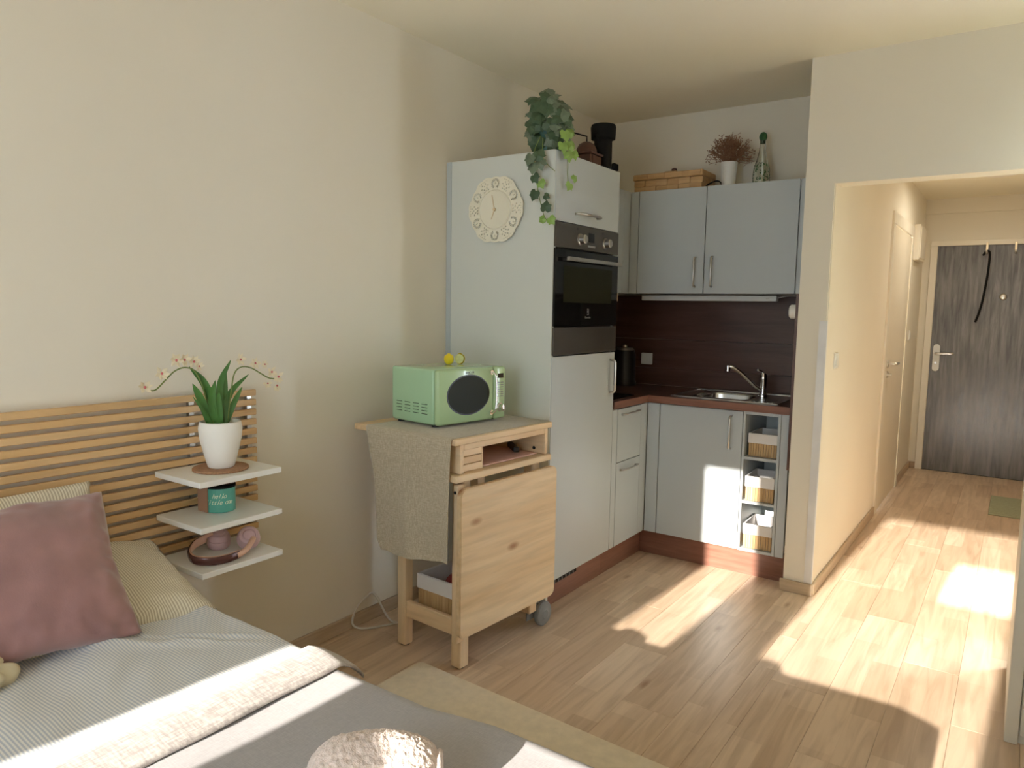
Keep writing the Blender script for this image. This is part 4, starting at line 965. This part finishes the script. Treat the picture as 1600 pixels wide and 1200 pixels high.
# ------------------------------------------------------------------ bed
t = thing('bed', 'low double bed frame and mattress along the slatted headboard', 'bed', (1.05, -2.2, 0))
obj('bed_base', bx(.05, 2.03, -2.93, -1.58, .04, .24, .01), 'fabric', t)
obj('mattress', bx(.045, 2.045, -2.94, -1.565, .245, .475, .03, 3), 'fabric', t)
for a, b_ in ((.10, -1.66), (1.98, -1.66), (.10, -2.86), (1.98, -2.86)): obj('leg', MB().cyl((a, b_, 0), (a, b_, .045), .03, 14), 'blackp', t)
def nz(x, y, z=0, s=1): return noise.noise(Vector((x*s, y*s, z)))
def drape(x0, x1, y0, y1, zt, drop, rad, amp, seed=0, rise=None, nu=90, nv=90):
    # a sheet with rounded edges hanging by drop on all sides
    def f(a, b):
        L1 = (x1-x0); L2 = (y1-y0); ex = drop
        u_ = -ex+(L1+2*ex)*a; v_ = -ex+(L2+2*ex)*b
        def fold(q, Lq):
            if q < 0: return 0, -q
            if q > Lq: return Lq, q-Lq
            return q, 0
        uu, du = fold(u_, L1); vv, dv = fold(v_, L2)
        dd = max(du, dv); out = min(dd, rad)
        zx = -max(0, dd-rad*.55)
        x_ = x0+uu+(1 if u_ > L1 else -1)*(rad*.45*min(1, du/rad) if du else 0)
        y_ = y0+vv+(1 if v_ > L2 else -1)*(rad*.45*min(1, dv/rad) if dv else 0)
        z_ = zt+zx+amp*nz(x_, y_, seed, 3.5)*(1 if dd == 0 else .3)+(rise(x_, y_) if rise else 0)*(1 if dd < rad else 0)
        return (x_, y_, z_)
    return MB().grid(f, nu, nv)
rise = lambda x_, y_: .024*max(0, min(1, (x_-1.26)/.18, (2.05-x_)/.14))  # swell towards the foot, added to place the bed's shadow edge
obj('grey_cover', drape(.60, 2.04, -2.93, -1.560, .510, .20, .025, .006, 3, rise), 'sheet', smooth=True, solid=.004, label='smooth grey cover over the mattress below the striped duvet', cat='bed cover')
t = thing('duvet', 'blue and cream pinstriped duvet turned back with a linen border', 'duvet', (.5, -2.2, .49))
def duv(a, b):
    y1_ = -1.548; y0_ = -2.96
    L2 = y1_-y0_; dr = .10; q = b*(L2+dr); x_ = .05+.86*a
    if q < L2: y_ = y0_+q; z_ = .528; e_ = (y1_-y_)
    else: y_ = y1_+.010*math.sin(min(1, (q-L2)/.05)*PI/2); z_ = .528-max(0, (q-L2)); e_ = 0
    edge = min(1, e_/.06); z_ -= .002*(1-edge)**2
    wr = .016*nz(x_*1.0, y_*1.0, 5, 4.0)+.009*nz(x_*3.0, y_*9.0+x_*7, 2, 1.0)+.005*nz(x_*6, y_*16+x_*11, 8, 1)
    # lengthwise creases in the middle
    for cx_, cy_, w_, h_ in ((.52, -1.80, .016, .010), (.62, -1.70, .014, .010), (.66, -1.62, .012, .009), (.42, -1.90, .02, .008)):
        dd = (y_-cy_)-(x_-cx_)*.75; al = abs(x_-cx_)
        wr += h_*math.exp(-(dd/w_)**2)*max(0, 1-al/.22)
    z_ += wr*min(1, .25+edge)*max(.15, min(1, (.86-x_)/.2)) - .006*max(0, min(1, (x_-.70)/.12))
    z_ -= .02*max(0, (x_-.84)/.07)**2
    return (x_, y_, z_)
obj('striped_cover', MB().grid(duv, 150, 190), 'duvet', t, smooth=True, solid=.01)
def bor(a, b):
    y1_ = -1.540; y0_ = -2.96; L2 = y1_-y0_; q = b*(L2+.10)
    sx = a; x_ = .862+.122*sx
    prof_z = [0, .003, .005, .005, .005, .004, .002, .000, -.002, -.005, -.011][min(10, int(round(a*10)))]
    if q < L2: y_ = y0_+q; z_ = .527; e_ = y1_-y_
    else: y_ = y1_+.07*math.sin(min(1, (q-L2)/.09)*1.3); z_ = .527-.62*(q-L2); e_ = 0
    z_ += prof_z + .003*nz(x_*8, y_*8, 1) + .002*nz(x_*20, y_*4, 4)
    x_ += .006*nz(0, y_*5, 9)
    return (x_, y_, z_)
obj('linen_border', MB().grid(bor, 10, 130), 'linen', t, smooth=True, solid=.004)

def pillow_mesh(W, H, T, n=36, pinch=.10, wr=.006, seed=0):
    def side(sg):
        def f(a, b):
            u_, v_ = a*2-1, b*2-1
            px = u_*(1-pinch*(1-u_*u_)*0-pinch*.5*(v_*v_ < 2)*(1-abs(v_))*abs(u_)*.8)
            py = v_*(1-pinch*.5*(1-abs(u_))*abs(v_)*.8)
            th_ = T*((1-u_**4)*(1-v_**4))**.55*(.6+.4*(1-(u_*u_+v_*v_)/2))
            d_ = wr*nz(u_*3, v_*3, seed+sg*3)+wr*1.3*nz(u_*7, v_*7, seed+1)*max(abs(u_), abs(v_))**3
            return Vector((px*W/2, py*H/2, sg*(th_/2+(d_ if th_ > .002 else 0))))
        return f
    mb = MB(); mb.grid(side(1), n, n); mb.grid(side(-1), n, n); bmesh.ops.remove_doubles(mb.bm, verts=mb.bm.verts, dist=.0008); bmesh.ops.recalc_face_normals(mb.bm, faces=mb.bm.faces)
    return mb
# velvet cushion leaning on the pillow
P0 = Vector((.495, -1.775, .545)); E1 = Vector((-.05, -.25, 0)).normalized()*-1; E2 = Vector((-.30, .085, .297)).normalized()
wC = .45; cen = P0-E1*wC/2+E2*.425/2
o = obj('velvet_cushion', xf(pillow_mesh(wC, .435, .16, 60, .20, .010, 2), frame3(cen, E1, E2)), 'velvet', smooth=True, label='dusty pink velvet cushion leaning on the striped pillow', cat='cushion')
# pillow upright against the headboard
o = obj('striped_pillow', xf(pillow_mesh(.72, .40, .13, 40, .08, .01, 6), frame3((.115, -2.045, .655), (0.0, 1, .0), (-.12, 0, 1))), 'pill', smooth=True, label='cream striped pillow standing against the headboard behind the velvet cushion', cat='pillow', group='cream striped pillows')
o = obj('striped_pillow', xf(pillow_mesh(.66, .44, .13, 40, .08, .014, 11), frame3((.205, -1.825, .578), (.10, 1, -.06), (-.9, .08, .22))), 'pill', smooth=True, label='cream striped pillow lying flat, its end showing right of the velvet cushion', cat='pillow', group='cream striped pillows')
# spotted scarf at the left edge
def scf(mb, c, r, k):
    def f(a, b):
        ang = a*2*PI; v_ = b*PI; rr = r*(1+.22*math.sin(ang*3+k)+.12*nz(math.cos(ang), math.sin(ang), k))
        return (c[0]+rr*math.sin(v_)*math.cos(ang), c[1]+rr*math.sin(v_)*math.sin(ang), c[2]-r*.5*math.cos(v_)+.006*math.sin(ang*5))
    return mb.grid(f, 40, 14, True)
t = thing('spotted_scarf', 'crumpled cream scarf with dark spots at the left edge of the bed', 'scarf', (.46, -2.09, .53))
obj('folded_layer', scf(MB(), (.458, -2.090, .548), .046, 1), 'spot', t, smooth=True); obj('folded_layer', scf(MB(), (.451, -2.097, .563), .042, 2.2), 'spot', t, smooth=True); obj('under_layer', scf(MB(), (.461, -2.085, .540), .052, 2.9), 'spot', t, smooth=True)
sp = MB()
for k in range(26):
    a = R.uniform(0, 2*PI); q = R.uniform(.3, 1.25); r_ = .042; c = Vector((.451, -2.097, .563))
    p = c+Vector((r_*math.sin(q)*math.cos(a), r_*math.sin(q)*math.sin(a), .026*math.cos(q)+.001)); sp.sphere(p, .0035, 6, (1.2, 1, .5))
obj('spots', sp, 'spotd', t, kind='stuff')
# rolled towel
TA = Vector((-.80, -.60, 0)).normalized(); TS = Vector((.60, -.80, 0)); TC = Vector((1.485, -1.800, .576))
def towel():
    def f(a, b):
        th_ = 2*PI*a; q = 2*b-1; rr = max(0, 1-abs(q)**3.2)**(1/2.2); lx = .115*q
        step = 1+.10*((a+.15) % 1)          # the outer turn overlaps the one below it
        r_ = .064*rr*step
        p = TC+TA*(.095+lx)+TS*(r_*1.18*math.cos(th_))+Vector((0, 0, r_*math.sin(th_)))
        j = .006*nz(p.x*14, p.y*14, p.z*14)+.0028*nz(p.x*120, p.y*120, p.z*120)+.0016*nz(p.x*260, p.y*260, p.z*260)
        return p+(TS*math.cos(th_)+Vector((0, 0, math.sin(th_))))*j*min(1, rr*2)
    return MB().grid(f, 260, 150)
t = thing('rolled_towel', 'fluffy pale pink rolled towel on the grey bed cover', 'towel', (1.4, -1.86, .52))
obj('roll', towel(), 'towel', t, smooth=True)
sp_ = []
for k in range(60):
    th_ = k*.30; r_ = .005+.0021*th_; sp_.append(TC-TA*(.0165-.004*k/60)+TS*(r_*1.1*math.cos(th_))+Vector((0, 0, r_*math.sin(th_))))
obj('spiral_edge', MB().tube(sp_, .0055, 8), 'towel', t, smooth=True)

# ------------------------------------------------------------------ rug
def rug():
    x0, x1, y0, y1, r_ = .445, 2.02, -1.42, -.668, .03; pts = []
    for cx_, cy_, a0 in ((x1-r_, y1-r_, 0), (x0+r_, y1-r_, PI/2), (x0+r_, y0+r_, PI), (x1-r_, y0+r_, 1.5*PI)):
        for k in range(7): a = a0+PI/2*k/6; pts.append((cx_+r_*math.cos(a), cy_+r_*math.sin(a)-.05*(cx_+r_*math.cos(a)-x0)))
    return MB().prism(pts, .0, .014, 'z')
mb = rug()
bmesh.ops.bevel(mb.bm, geom=[e for e in mb.bm.edges if all(v.co.z > .01 for v in e.verts)], offset=.006, segments=2, affect='EDGES')
obj('rug', mb, 'rug', smooth='auto', label='thin cream rug with rounded corners on the floor beside the bed', cat='rug')

# drop the handles of any empty names that were never used
for me in [m_ for m_ in bpy.data.meshes if m_.users == 0]: bpy.data.meshes.remove(me)
